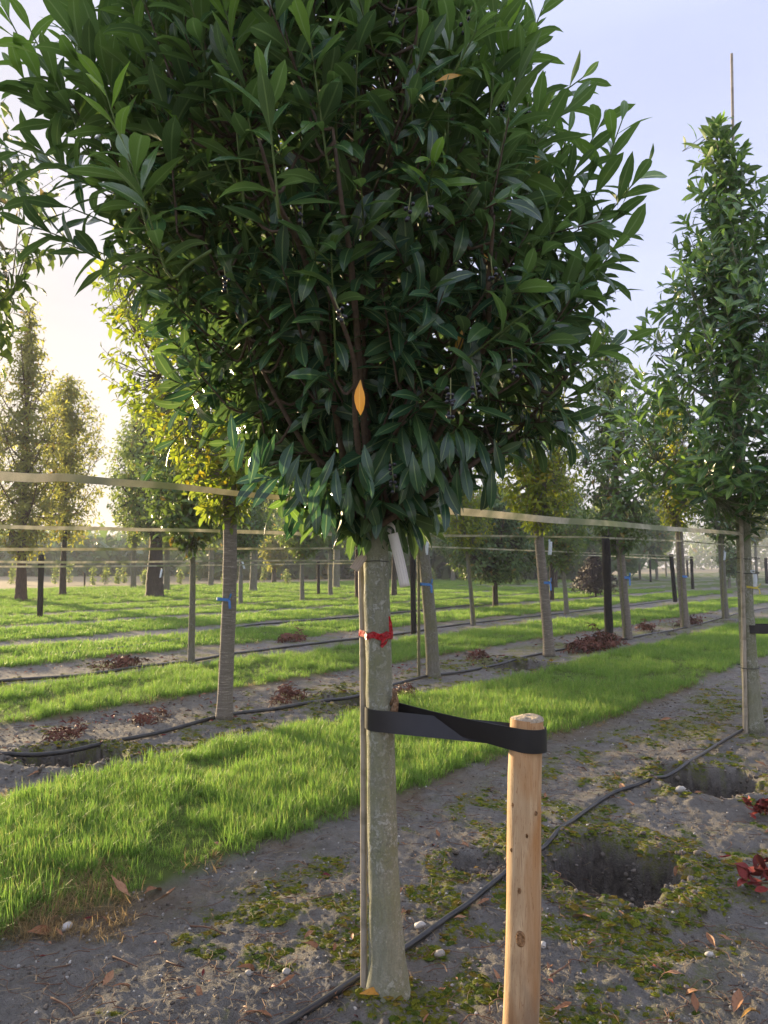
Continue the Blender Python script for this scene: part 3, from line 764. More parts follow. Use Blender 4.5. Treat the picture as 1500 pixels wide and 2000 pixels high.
# leading shoots that stand out against the sky or in front of the crown
for (px, py, Y, bx, by, yg, nl, L) in ((1215, 235, 2.62, 1085, 600, .55, 17, .145), (1110, 260, 2.7, 1040, 480, .4, 11, .13), (995, 40, 2.2, 975, 330, .7, 15, .14), (205, 175, 2.05, 300, 480, .95, 14, .14), (60, 60, 2.4, 190, 330, .6, 14, .14),
        (440, 20, 1.95, 500, 300, .75, 15, .135), (600, 40, 1.9, 640, 320, .5, 14, .13), (130, 40, 2.6, 240, 300, .5, 13, .14), (20, 290, 2.7, 230, 380, .2, 12, .15), (70, 380, 2.7, 290, 470, .1, 12, .15),
        (90, 210, 2.6, 270, 330, .3, 12, .14), (1140, 150, 2.8, 1000, 260, .2, 10, .13), (1060, 15, 2.7, 990, 200, .4, 12, .13), (960, 180, 2.1, 945, 480, .3, 14, .125), (820, 30, 2.05, 800, 280, .3, 12, .12),
        (1215, 470, 2.6, 1080, 640, .15, 12, .145), (1200, 570, 2.6, 1020, 660, .05, 11, .14), (1215, 400, 2.65, 1100, 600, .2, 12, .14), (1160, 330, 2.6, 1060, 540, .25, 12, .13), (700, 60, 2.0, 690, 300, .2, 11, .12),
        (330, 40, 2.2, 390, 330, .55, 14, .135), (520, 170, 1.75, 545, 420, .3, 13, .125), (250, 300, 1.9, 330, 540, .35, 13, .14), (10, 20, 2.5, 130, 260, .8, 12, .15), (35, 140, 2.55, 190, 320, .5, 13, .15), (90, 300, 2.45, 260, 420, .2, 13, .15), (60, 440, 2.7, 260, 520, .1, 12, .14), (120, 470, 2.6, 300, 560, .1, 12, .14), (150, 110, 2.3, 270, 330, .6, 13, .14), (270, 60, 2.2, 330, 320, .5, 13, .14), (1260, 330, 2.65, 1110, 520, .25, 13, .14), (1180, 230, 2.7, 1060, 450, .3, 12, .13), (1150, 660, 2.55, 1010, 740, .05, 11, .13), (1040, 180, 2.7, 960, 330, .2, 12, .13), (1010, 130, 2.3, 985, 420, .45, 13, .13), (305, 905, 2.55, 420, 770, .05, 9, .10), (350, 800, 2.5, 450, 690, .05, 9, .12), (560, 1005, 2.45, 575, 905, .6, 6, .09), (1120, 860, 2.6, 1020, 770, .05, 9, .12), (880, 20, 2.1, 870, 300, .5, 13, .13)):
    L *= 1.17; a, b = at(px, py, Y) - O, at(bx, by, Y + .12) - O; ln = np.linalg.norm(a - b); axis = (a - b) / ln
    shoot_leaves(T, b, axis, ln, nl, L, rng, (32, 72), .12, 7, yg)
    dst = np.linalg.norm(allp - b, axis=1); p = allp[np.argmin(dst)]
    p = b + (p - b) * min(1, .14 / max(.01, dst.min()))
    tube(green, catmull([p, (p + b) / 2, b, (a + b) / 2 + [0, 0, .004], a], 14), np.linspace(.0055, .0022, 14), 6, False)
# leaves hanging round the top of the trunk
for (px, py, Y, dx, dz) in ((735, 962, 2.55, .05, -1), (640, 960, 2.5, -.25, -1), (610, 930, 2.45, -.1, -1), (690, 940, 2.4, .1, -1), (560, 880, 2.4, -.2, -1), (805, 925, 2.5, .4, -1), (855, 930, 2.4, .1, -1), (880, 915, 2.42, .05, -1), (920, 890, 2.4, .2, -1),
                            (955, 900, 2.4, .05, -1), (720, 905, 2.3, .2, -1), (660, 900, 2.3, -.3, -.7), (590, 985, 2.5, -.4, -1), (530, 860, 2.42, -.15, -1), (480, 830, 2.4, -.2, -1), (545, 935, 2.45, -.6, -.5), (830, 860, 2.25, 0, -1), (900, 850, 2.25, .1, -1)):
    p = at(px, py, Y) - O
    for q in range(3):
        d = unit(np.array([dx, rng.normal(-.2, .25), dz]) + rng.normal(0, .18, 3)); R = frames(d[None], np.array([[rng.normal(0, .3), -.9, .35]]))
        T.leaves((p + rng.normal(0, .03, 3))[None], R * rng.uniform(.11, .15), rng.integers(0, 5, 1), rng.uniform(0, 1, 1), np.array([0.0]))
T.done()
T.part('twig', twigs, M['twig_brown'], 'stuff'); T.part('green_shoot', green, M['twig_green'], 'stuff')
# yellow leaves and one bright leaf among the dark ones
def single_leaf(T, name, p, d, up, size, var, material, label=None):
    Vv, f4, uv = T.geos[var]; me = mesh_np(name, Vv, [f4], material, True, dict(rnd=np.full(len(Vv), .3), young=np.zeros(len(Vv))), uv)
    o = link(name, me, T.root); R = frames(np.array([d], float), np.array([up], float))[0] * size
    o.matrix_basis = Matrix([list(R[i]) + [p[i]] for i in range(3)] + [[0, 0, 0, 1]])
    if label: o['label'] = label
    return o
single_leaf(T, 'leaf', at(704, 742, 1.74) - O, (-.12, -.1, -1), (.3, -1, .1), .085, 2, M['laurel_yellow'], 'yellow leaf hanging near the trunk line')
for (px, py, Y, d) in ((850, 160, 2.0, (.7, 0, .3)), (1045, 290, 2.5, (.2, 0, -1)), (945, 495, 2.2, (.3, -.1, -.6)), (905, 640, 2.3, (-.3, 0, -1))):
    single_leaf(T, 'leaf', at(px, py, Y) - O, d, (.2, -1, .4), .09, 1, M['laurel_yellow'], 'yellowed leaf')
# black fruit in hanging bunches
M['berry'] = simple('black_berry', (.006, .006, .012), .22, .6, .3, 20)
M['berry_stalk'] = simple('berry_stalk', (.16, .18, .05), .6)
berry_me = lump(3, M['berry'], 'berry', .05)
for (px, py, Y, nb, ln) in ((765, 905, 2.22, 11, .09), (880, 760, 1.85, 12, .08), (925, 735, 1.87, 9, .06), (985, 200, 2.25, 8, .06), (1030, 215, 2.35, 8, .05), (775, 15, 1.95, 9, .06), (835, 395, 1.85, 7, .05), (800, 395, 1.9, 6, .05),
                            (590, 410, 2.0, 6, .05), (660, 600, 1.85, 6, .05), (1000, 700, 2.0, 7, .06), (440, 540, 1.95, 6, .05), (915, 30, 2.0, 7, .05), (870, 165, 1.95, 6, .05), (455, 80, 2.0, 6, .05), (960, 520, 2.0, 6, .05)):
    p = at(px, py, Y) - O; mb = MB(); axis = unit(np.array([rng.normal(0, .25), -.1, -1])); tube(mb, [p - axis * .03, p + axis * ln * .5, p + axis * ln], [.0018, .0016, .001], 5, False)
    st = T.part('berry_bunch', mb, M['berry_stalk'])
    for q in range(nb):
        c = p + axis * ln * (q + .5) / nb + unit(rng.normal(0, 1, 3)) * .0105; o = link('berry', berry_me, st, c); o.scale = (.0062,) * 3

# ---------------------------------------------------------------- a general row tree
def row_tree(name, loc, label, trunk_h, r0, r1, prof, bark_, leafmat, geos, n_leaves, L, n_parts=0, lean=(0, 0), top=None, limb_n=9, young=.15, droop=.4, shell=1.7, nl=8, group=None, cat='tree', sides=14, tilt=(50, 85), seed=1, bottom=-.03, limb_r=.5, axis_up=.45, flare=1.25):
    rng = np.random.default_rng(seed); T = Tree(name, loc, label, cat, group)
    T.geos, T.material, T.n_parts = geos, leafmat, n_parts
    zs, Rs = np.array(prof[0], float), np.array(prof[1], float); top = top or zs[-1] - .15
    k = 24; z = np.concatenate([[bottom, .05, .15], np.linspace(.3, trunk_h, k - 3)])
    off = lambda q: np.stack([lean[0] * q / trunk_h + .012 * np.sin(q * 2.1 + seed), lean[1] * q / trunk_h + .012 * np.cos(q * 1.7 + seed), q], -1)
    rr_ = np.interp(z, [-.03, .12, .3, trunk_h], [r0 * flare, r0 * 1.06, r0, r1])
    mb = MB(); tube(mb, off(z), rr_, sides, True, .08, seed); T.part('trunk', mb, bark_)
    zl = np.linspace(trunk_h - .05, top, 14); lead = off(zl) + np.stack([.05 * np.sin(zl * 1.3 + seed), .05 * np.cos(zl * 1.1), 0 * zl], -1) * ((zl - trunk_h + .05) / max(.1, top - trunk_h))[:, None]
    mb = MB(); tube(mb, lead, np.linspace(r1 * .8, max(.006, r1 * .12), 14), 8, True); T.part('leader', mb, bark_)
    lpts = [lead[4:]]
    for q in range(limb_n):
        z0 = trunk_h - .02 + (top - trunk_h) * .62 * q / max(1, limb_n); th = q * 2.399 + seed; s0 = np.array([np.interp(z0, zl, lead[:, i]) for i in range(3)])
        zt = min(z0 + rng.uniform(.3, .9) * max(.6, (zs[-1] - zs[0]) * .28), zs[-1] - .2); Rt = np.interp(zt, zs, Rs) * rng.uniform(.55, .85)
        e = np.array([s0[0] + Rt * math.cos(th), s0[1] + Rt * math.sin(th), zt]); lb = catmull([s0, s0 + (e - s0) * .5 + np.array([0, 0, -.12 * Rt]) + rng.normal(0, .03, 3), e], 9)
        mb = MB(); tube(mb, lb, np.linspace(r1 * limb_r, r1 * .12, 9), 6, False); T.part('branch', mb, bark_); lpts.append(lb[3:])
    lpts = np.concatenate(lpts); tw = MB(); ns = max(1, n_leaves // nl); c = 0
    while c < ns:
        q = rng.uniform(zs[0], zs[-1]); Rq = np.interp(q, zs, Rs)
        if rng.uniform() * Rs.max() > Rq + .05: continue
        th = rng.uniform(0, 6.283); Rq *= .78 + .42 * float(vnoise(np.array([th * 1.3 + seed]), np.array([q * 1.6]), seed)[0]); f = 1 - .9 * rng.uniform() ** shell
        ce = np.array([np.interp(q, zl, lead[:, 0]), np.interp(q, zl, lead[:, 1])]) if q > zl[0] else lead[0, :2]
        tip = np.array([ce[0] + Rq * f * math.cos(th), ce[1] + Rq * f * math.sin(th), q]); axis = np.array([math.cos(th), math.sin(th), 0]) * .8 + np.array([0, 0, rng.uniform(axis_up - .4, axis_up + .5)]) + rng.normal(0, .25, 3)
        ln = L * rng.uniform(1.4, 2.6); axis = unit(axis); b = tip - axis * ln
        shoot_leaves(T, b, axis, ln, nl, L, rng, tilt, droop, len(geos), max(0, rng.normal(young, .15)))
        a = lpts[np.argmin(np.linalg.norm(lpts - b, axis=1))]; tube(tw, [a, (a + b) / 2 + np.array([0, 0, -.03]), b, tip], [r1 * .13, r1 * .10, .004, .002], 3, False); c += 1
    T.part('twig', tw, bark_, 'stuff'); T.done(); return T
G_LAU = [leaf_geo(20 + s, W=.32, fold=.25, curl=.4, wave=.02, ns=4, na=2) for s in range(5)]
G_CHE = [leaf_geo(30 + s, W=.42, fold=.3, curl=.55, wave=.03, ns=3, na=2, peak=.42) for s in range(5)]
G_LOW = [leaf_geo(40 + s, W=.50, fold=.3, curl=.4, wave=0, ns=2, na=2, peak=.45, petiole=0) for s in range(4)]
G_NEE = [leaf_geo(50 + s, W=.34, fold=.2, curl=.5, wave=0, ns=2, na=1, peak=.4, petiole=0) for s in range(4)]
def pos_of(px, py): return ground_at(px, py)
RT = row_tree
# right-hand laurel of the front row
LAU2 = RT('cherry_laurel', pos_of(1472, 1432), 'tall cherry laurel at the right edge with a cane above its tip', 2.1, .075, .055,
   ([1.95, 2.2, 2.6, 3.0, 3.4, 3.8, 4.3, 4.8, 5.3, 5.8], [.35, .95, 1.32, 1.34, 1.18, .98, .70, .44, .24, .03]), M['bark_laurel'], M['laurel'], G_LAU, 5200, .17, 300, lean=(-.035, 0), young=.45, droop=.22, nl=10, tilt=(34, 70), seed=3, limb_n=14, axis_up=.75, shell=1.5)
# second row
SEC = 'row trees behind the front row'
RT('cherry_tree', (-3.60, 5.35), 'cherry tree whose leafy crown enters at the left edge', 2.2, .075, .06, ([2.8, 3.2, 3.7, 4.3, 5.0, 5.8], [.3, .72, 1.05, 1.12, .9, .2]), M['bark_cherry'], M['cherry_dark'], G_CHE, 2600, .16, 150, young=.25, droop=.7, nl=7, seed=4)
R2A = RT('cherry_tree', pos_of(440, 1408), 'cherry tree left of the nearest trunk with a blue ribbon', 2.15, .073, .066, ([2.0, 2.3, 2.7, 3.2, 4.05, 4.9, 5.7, 6.4], [.25, .62, .85, 1.05, 1.42, 1.40, 1.0, .2]), M['bark_cherry'], M['cherry'], G_CHE, 12000, .105, 300, lean=(.015, 0), young=.3, droop=.6, nl=7, seed=5, limb_n=16, limb_r=.4)
R2B = RT('cherry_tree', pos_of(848, 1325), 'cherry tree just right of the nearest trunk with a slanting foot', 2.35, .088, .075, ([2.15, 2.6, 3.2, 4.0, 5.0, 5.8], [.3, .75, 1.0, 1.05, .8, .2]), M['bark_grey'], M['cherry'], G_CHE, 4500, .115, 80, lean=(-.19, 0), young=.3, droop=.6, nl=7, seed=6)
R2C = RT('cherry_tree', pos_of(1072, 1283), 'cherry tree left of the heap of rust fronds with blue ribbon', 2.35, .088, .072, ([2.15, 2.5, 3.0, 3.8, 4.6, 5.4], [.25, .62, .75, .78, .6, .15]), M['bark_cherry'], M['cherry'], G_CHE, 5200, .12, 150, lean=(-.15, 0), young=.5, droop=.6, nl=7, seed=7)
R2D = RT('cherry_tree', pos_of(1225, 1248), 'cherry tree with a dense dark crown beside the black post', 2.05, .095, .08, ([1.85, 2.2, 2.8, 3.6, 4.6, 5.6, 6.6], [.25, .80, 1.02, 1.05, .92, .62, .12]), M['bark_cherry'], M['cherry_dark'], G_CHE, 4600, .14, 200, lean=(-.10, 0), young=.25, droop=.6, nl=7, seed=8)
R2E = RT('cherry_tree', pos_of(1338, 1226), 'yellowing cherry tree right of the fallen rust fronds', 2.7, .105, .085, ([2.5, 2.9, 3.5, 4.4, 5.4, 6.2], [.3, .7, .85, .85, .6, .12]), M['bark_cherry'], M['cherry'], G_CHE, 3800, .13, 60, lean=(-.10, 0), young=.6, droop=.6, nl=7, seed=9)
R2F = RT('cherry_tree', pos_of(1418, 1208), 'cherry tree half hidden under the right-hand laurel crown', 2.5, .095, .08, ([2.3, 2.7, 3.4, 4.4, 5.4], [.3, .85, 1.05, 1.0, .3]), M['bark_grey'], M['cherry_dark'], G_CHE, 3800, .13, 30, lean=(-.1, 0), young=.2, droop=.6, nl=7, seed=10)
# third row and beyond
R3A = RT('magnolia_tree', pos_of(375, 1297), 'slim mossy young tree with two white tags and dark leaves', 1.95, .052, .038, ([1.85, 2.1, 2.5, 3.0, 3.6, 4.2], [.3, .75, .9, .85, .6, .15]), M['bark_grey'], M['cherry_dark'], G_CHE, 3000, .15, 80, lean=(-.04, 0), young=.2, droop=.3, nl=6, seed=11)
R3C = RT('young_tree', pos_of(925, 1222), 'slim young tree with a small yellowish crown behind the strap', 2.15, .055, .04, ([2.0, 2.4, 3.0, 3.6, 4.2], [.3, .75, .85, .6, .15]), M['bark_grey'], M['cherry'], G_CHE, 2400, .13, 40, lean=(-.18, 0), young=.5, droop=.5, nl=6, seed=12)
R3D = RT('young_tree', pos_of(1107, 1200), 'slender tree with a dense oval crown behind the fronds', 1.75, .075, .05, ([1.5, 1.9, 2.6, 3.4, 4.4, 5.3], [.25, .8, 1.0, .95, .7, .15]), M['bark_grey'], M['pale'], G_CHE, 4500, .14, 40, lean=(-.12, 0), young=.2, droop=.5, nl=6, seed=13)
RT('round_tree', pos_of(967, 1185), 'round headed dark green tree behind the wooden stake', 1.45, .10, .085, ([1.05, 1.5, 2.2, 3.1, 4.0, 4.6], [.6, 1.95, 2.25, 2.0, 1.3, .3]), M['bark_dark'], M['cherry_dark'], G_LOW, 8000, .19, 0, young=.05, droop=.4, nl=7, seed=14)
RT('weeping_beech', pos_of(1163, 1166), 'small dark purple weeping tree behind the tall black post', 1.2, .05, .04, ([.28, .5, .9, 1.4, 1.8, 2.1], [.9, 1.15, 1.08, .85, .5, .1]), M['bark_dark'], M['purple'], G_LOW, 3000, .14, 0, young=.0, droop=1.3, nl=6, seed=15, axis_up=-.2)
for a in (  # px, py of the foot, crown bottom py, crown top py, half width px, trunk width px, material, bark, leaves, label, seed, young
    (590, 1175, 1080, 985, 62, 9, 'pale', 'bark_grey', 1500, 'slim tree with a cane half way to the left treeline', 21, .15),
    (470, 1183, 1075, 960, 55, 9, 'cherry_dark', 'bark_grey', 1300, 'slim tagged tree right of the blue ribboned trunk', 22, .1),
    (495, 1156, 1060, 880, 60, 15, 'pale', 'bark_grey', 1700, 'thick grey trunk behind the slim tagged tree', 23, .1),
    (412, 1145, 1060, 880, 45, 11, 'pale', 'bark_grey', 1300, 'far grey trunk left of the blue ribboned tree', 24, .2),
    (325, 1155, 1070, 790, 62, 12, 'pale', 'bark_grey', 2200, 'far pale tree right of the thick dark trunk', 25, .3),
    (260, 1150, 1055, 770, 60, 11, 'pale', 'bark_grey', 2200, 'far pale tree left of the thick dark trunk', 26, .4),
    (645, 1165, 1060, 960, 48, 9, 'pale', 'bark_grey', 1100, 'thin far tree between the small black post and the orange brown stem', 27, .2),
    (657, 1150, 1050, 930, 60, 14, 'pale', 'bark_grey', 1500, 'thicker pale far trunk beside the thin far tree', 28, .1),
    (770, 1163, 1050, 930, 65, 11, 'pale', 'bark_dark', 1500, 'dark trunk just right of the nearest trunk', 29, .1),
    (885, 1135, 1080, 985, 70, 9, 'pale', 'bark_grey', 1500, 'far tree left of the round dark tree', 30, .3),
    (1078, 1172, 1090, 960, 70, 9, 'cherry_dark', 'bark_dark', 1500, 'dark stemmed tree between the ribboned trunk and oval tree', 31, .1),
    (1085, 1150, 1070, 900, 60, 8, 'pale', 'bark_dark', 1300, 'further dark stemmed tree behind the oval tree', 32, .2),
    (1283, 1133, 1075, 955, 40, 6, 'pale', 'bark_grey', 1100, 'pale far tree between the two right black posts', 33, .3),
    (1250, 1132, 1075, 990, 32, 5, 'pale', 'bark_grey', 700, 'smallest far tree left of the pale far tree', 34, .2),
    (1301, 1126, 1070, 1000, 28, 4, 'pale', 'bark_grey', 600, 'thin far tree at the edge of the tan field', 35, .3),
    (1425, 1148, 1112, 1062, 30, 6, 'cherry_dark', 'bark_grey', 700, 'small round tree below the right-hand laurel', 36, .1),
    (1440, 1145, 1115, 1080, 20, 4, 'pale', 'bark_grey', 400, 'smallest tree beside the small round tree', 37, .1),
    (1478, 1135, 1050, 960, 40, 6, 'cherry', 'bark_grey', 900, 'yellow green tree behind the right-hand laurel trunk', 38, .6),
    (535, 1140, 1100, 1040, 34, 9, 'conifer', 'bark_dark', 900, 'brownish low branched tree behind the slim tagged tree', 39, .1),
    (697, 1172, 1060, 960, 50, 8, 'pale', 'bark_red', 1200, 'orange brown stem just left of the nearest trunk', 40, .2),
    (1192, 1140, 1075, 940, 45, 6, 'pale', 'bark_grey', 1000, 'far tree above the purple weeping tree', 41, .3)):
    px, py, cb, ct, hw, tw, mt, bk, nlv, lab, sd, yg = a
    x_, y_ = pos_of(px, py); s = y_ / F_PX; zb, zt, R_ = CAM_H + (HORIZON - cb) * s, CAM_H + (HORIZON - ct) * s, hw * s
    H_ = zt - zb; r_ = tw * s / 2
    RT('row_tree', (x_, y_), lab, zb + .1 * H_, r_, r_ * .75, ([zb, zb + .18 * H_, zb + .4 * H_, zb + .7 * H_, zt - .08 * H_, zt], [.3 * R_, .8 * R_, R_, .8 * R_, .4 * R_, .08 * R_]), M[bk], M[mt], G_LOW, int(nlv * 1.7), max(.15, 10.0 * s), 0, young=yg, droop=.45, nl=6, seed=sd, limb_n=7, sides=10)
# tall feathery conifers at the left, and the thick trunk
for (px, py, cb, ct, hw, tw, nlv, lab, sd, mt, bk) in ((40, 1173, 1085, 585, 94, 22, 6000, 'tallest feathery conifer at the left with a red brown foot', 51, 'conifer', 'bark_red'),
      (122, 1163, 1055, 725, 86, 13, 6800, 'bushy olive conifer right of the tallest one', 52, 'conifer', 'bark_dark'),
      (302, 1167, 1045, 745, 88, 34, 8000, 'old tree on a thick gnarled dark trunk', 53, 'pale', 'bark_dark'),
      (-40, 1165, 1060, 640, 90, 16, 6000, 'olive conifer cut by the left edge', 54, 'conifer', 'bark_dark')):
    x_, y_ = pos_of(px, py); s = y_ / F_PX; zb, zt, R_ = CAM_H + (HORIZON - cb) * s, CAM_H + (HORIZON - ct) * s, hw * s; H_ = zt - zb; r_ = tw * s / 2
    th = zb + .05 * H_
    pr = ([zb, zb + .1 * H_, zb + .35 * H_, zb + .6 * H_, zb + .85 * H_, zt], [.45 * R_, .95 * R_, R_, .78 * R_, .46 * R_, .12 * R_]) if sd != 52 else ([zb, zb + .12 * H_, zb + .5 * H_, zb + .8 * H_, zt - .03 * H_, zt], [.5 * R_, .9 * R_, R_, .75 * R_, .4 * R_, .1 * R_])
    RT('conifer' if mt == 'conifer' else 'old_tree', (x_, y_), lab, th, r_, r_ * .6, pr, M[bk], M[mt], G_NEE if mt == 'conifer' else G_LOW, nlv, .29, 0, young=.22, droop=.5, nl=8, seed=sd, limb_n=22, limb_r=.25, axis_up=.25, top=zt - .2, sides=14, shell=1.0)
# young shrubs in a line at the edge of the field
k = 0
for px, ht in ((205, 22), (228, 18), (242, 20), (282, 16), (352, 16), (378, 14), (438, 15), (452, 12), (516, 22), (560, 16), (108, 24), (135, 22), (180, 20), (22, 20), (843, 15), (1013, 14)):
    x_, y_ = pos_of(px, 1143 - (k % 3) * 2); s = y_ / F_PX
    T = row_tree('young_shrub', (x_, y_), 'young upright shrub at the edge of the tan field', .35, .02, .015, ([.12, .4, .8, ht * 1.9 * s], [.22, .42, .4, .1]), M['twig_brown'], M['pale'], G_LOW, 160, .22, 0, limb_n=3, young=.4, nl=5, seed=100 + k, sides=5, group='young shrubs along the field edge', cat='shrub', top=ht * 1.7 * s); k += 1

# ---------------------------------------------------------------- leaves become objects: the ones that show largest are parts, the rest of each crown is one mass
CELL = 8; GW, GH = 1500 // CELL, 2000 // CELL
zbuf = np.full((GH, GW), 1e9)
scr = []
for T in TREES:
    c = T.pos + T.loc + T.mat[:, :, 1] * .5; px, py, dp = screen(c); Ls = np.linalg.norm(T.mat[:, :, 1], axis=1); scr.append((px, py, dp, Ls))
    ok = (dp > .3) & (px > 0) & (px < 1500) & (py > 0) & (py < 2000)
    np.minimum.at(zbuf, ((py[ok] // CELL).astype(int).clip(0, GH - 1), (px[ok] // CELL).astype(int).clip(0, GW - 1)), dp[ok])
for T, (px, py, dp, Ls) in zip(TREES, scr):
    n_ = len(px); sel = np.zeros(n_, bool)
    if T.n_parts:
        inn = (dp > .3) & (px > 2) & (px < 1498) & (py > 2) & (py < 1998)
        zb = np.full(n_, 0.0); zb[inn] = zbuf[(py[inn] // CELL).astype(int).clip(0, GH - 1), (px[inn] // CELL).astype(int).clip(0, GW - 1)]
        vd = unit(T.pos + T.loc - np.array([0, 0, CAM_H])); face = np.abs(np.sum(vd * unit(T.mat[:, :, 2]), 1))
        score = np.where(inn & (dp <= zb + .04 + dp * .01), (Ls / dp) ** 2 * (.15 + face), 0)
        o_ = np.argsort(-score)[:T.n_parts]; sel[o_[score[o_] > 0]] = True
        meshes = {}
        for i_ in np.nonzero(sel)[0]:
            key = (int(T.var[i_]), int(round(T.young[i_] * 3)))
            if key not in meshes:
                Vv, f4_, uv = T.geos[key[0]]; meshes[key] = mesh_np('leaf', Vv, [f4_], T.material, True, dict(rnd=np.zeros(len(Vv)), young=np.full(len(Vv), key[1] / 3)), uv)
            o = bpy.data.objects.new('leaf', meshes[key]); COL.objects.link(o); o.parent = T.root
            R = T.mat[i_]; p = T.pos[i_]; o.matrix_basis = Matrix([[*R[a], p[a]] for a in range(3)] + [[0, 0, 0, 1]])
    Vs, Fs, UVs, rn_, yn_, base = [], [], [], [], [], 0
    for v_ in range(len(T.geos)):
        ii = np.nonzero((T.var == v_) & ~sel)[0]
        if not len(ii): continue
        Vv, f4_, uv = T.geos[v_]; nv = len(Vv)
        W = np.einsum('nij,vj->nvi', T.mat[ii], Vv) + T.pos[ii][:, None, :]
        Vs.append(W.reshape(-1, 3)); Fs.append((f4_[None] + (np.arange(len(ii)) * nv)[:, None, None] + base).reshape(-1, 4)); UVs.append(np.tile(uv, (len(ii), 1)))
        rn_.append(np.repeat(T.rnd[ii], nv)); yn_.append(np.repeat(T.young[ii], nv)); base += nv * len(ii)
    if Vs: link('foliage', mesh_np('foliage', np.concatenate(Vs), [np.concatenate(Fs)], T.material, True, dict(rnd=np.concatenate(rn_), young=np.concatenate(yn_)), np.concatenate(UVs)), T.root, None, 'stuff')
# ---------------------------------------------------------------- stake, strap, cane, ribbons and tags at the front tree
def H0(x, y): return float(height(np.array(x), np.array(y), False))
def Hh(x, y): return float(height(np.array(x), np.array(y), True))
m, nt = mat('peeled_wood'); n = NT(nt)
v = n.coords((14, 14, 1.3)); g = n.noise(v, 3.0, 5, .6, 1.2); big = n.noise(n.coords((3, 3, .9)), 2.2, 3, .5, .6)
wv = n.noise(n.coords((26, 26, .9)), 2.2, 3, .5, 2.5)
col = n.mix(n.rng(g, .3, .72), (.45, .295, .16), (.66, .485, .29))
col = n.mix(n.rng(big, .40, .60, 0, .85), col, (.43, .20, .065))
col = n.mix(n.rng(n.math('ABSOLUTE', n.math('SUBTRACT', wv, .5)), 0, .016, .75, 0), col, (.26, .105, .035))
zc = n.n.new('ShaderNodeSeparateXYZ'); n.l.new(n.coords(), zc.inputs[0])
foot = n.math('MULTIPLY', n.rng(zc.outputs['Z'], .55, .02, 0, 1), n.rng(n.noise(n.coords((5, 5, 1.5)), 2.5, 4), .38, .6))
col = n.mix(n.math('MULTIPLY', foot, .7), col, (.17, .115, .075))
crack = n.noise(n.coords((60, 60, 1.2)), 1.5, 3, .6); col = n.mix(n.rng(crack, .66, .7, 0, .5), col, (.2, .1, .04))
n.out(n.bsdf(col, .72, n.bump(n.math('ADD', g, n.math('MULTIPLY', crack, -.6)), .5, .004), .25)); M['wood'] = m
M['end_grain'] = simple('end_grain', (.62, .52, .38), .85, .2, .35, 90, .6)
SX, SY = at(1030, 1410, 2.46)[0], 2.46
bx_ = at(1015, 2020, 2.44)[0]
S0 = np.array([bx_, 2.44, H0(bx_, 2.44)]); ztop = at(1030, 1401, 2.46)[2]
root = empty('tree_stake', S0, 'pale peeled wooden stake with a black strap round its top', 'stake')
st_top = np.array([SX, SY, ztop]) - S0
pth = np.array([(0, 0, -.1), (0, 0, 0)] + [tuple(st_top * q + np.array([.004 * math.sin(q * 6), 0, 0])) for q in np.linspace(.08, .995, 16)])
rs = np.concatenate([[.0575, .0570], np.linspace(.0565, .0535, 16)]); mb = MB(); tube(mb, pth, rs, 40, False, .018, 8)
mb.add(np.array([0, 0, 0])[None], None, None) if False else None
link('shaft', mb.mesh('shaft', M['wood']), root)
mb = MB(); ra = np.linspace(0, 2 * PI, 41)[:-1]; VV = []
rads = (.0537, .0525, .050, .035, .018); offs = (-.006, .0005, .003, .0035, .004)
for r_, z_ in zip(rads, offs): VV += [(r_ * math.cos(a) * (1 + .012 * math.sin(5 * a)), r_ * math.sin(a), z_ + (0 if r_ > .0526 else .0022 * math.sin(a * 3 + r_ * 90) + .002 * math.cos(a))) for a in ra]
VV.append((0, 0, .004)); f4 = [(k_ * 40 + i_, k_ * 40 + (i_ + 1) % 40, k_ * 40 + 40 + (i_ + 1) % 40, k_ * 40 + 40 + i_) for k_ in range(4) for i_ in range(40)]; f3 = [(160 + i_, 160 + (i_ + 1) % 40, 200) for i_ in range(40)]
mb.add(VV, f4, f3); link('cut_end', mb.mesh('cut_end', M['end_grain']), root, tuple(st_top - np.array([0, 0, .002])))
# knots: shallow oval bosses with a ring
M['knot'] = simple('knot_wood', (.40, .22, .10), .7, .25, .45, 40, .5, (1, 1, .6))
for (px, py, r_) in ((1016, 1833, .017), (1014, 1740, .0065), (1004, 1577, .006), (1029, 1632, .005), (1001, 1665, .005), (1048, 1590, .005)):
    q = (py - 1401) / (2020 - 1401); c = st_top * (1 - q); p = at(px, py, 2.40); dx = np.clip((p[0] - S0[0] - c[0]) / .0555, -.9, .9); nrm = np.array([dx, -math.sqrt(1 - dx * dx), 0]); t1 = np.array([-nrm[1], nrm[0], 0]); c = np.array([c[0], c[1], p[2] - S0[2]]) + nrm * .0545
    mb = MB(); k_ = 18; VV = []
    for f_, h_ in ((1.25, -.003), (1.0, .0022), (.78, .0035), (.60, .0012), (.3, .0030)):
        VV += [c + t1 * math.cos(a) * r_ * f_ * .8 * (1 + .1 * math.sin(2 * a + py)) + np.array([0, 0, math.sin(a) * r_ * f_ * 1.25]) + nrm * h_ for a in np.linspace(0, 2 * PI, k_ + 1)[:-1]]
    VV.append(c + nrm * .003); f4 = [(a * k_ + b, a * k_ + (b + 1) % k_, a * k_ + k_ + (b + 1) % k_, a * k_ + k_ + b) for a in range(4) for b in range(k_)]; f3 = [(4 * k_ + b, 4 * k_ + (b + 1) % k_, 5 * k_) for b in range(k_)]
    mb.add(VV, f4, f3); link('knot', mb.mesh('knot', M['knot']), root)

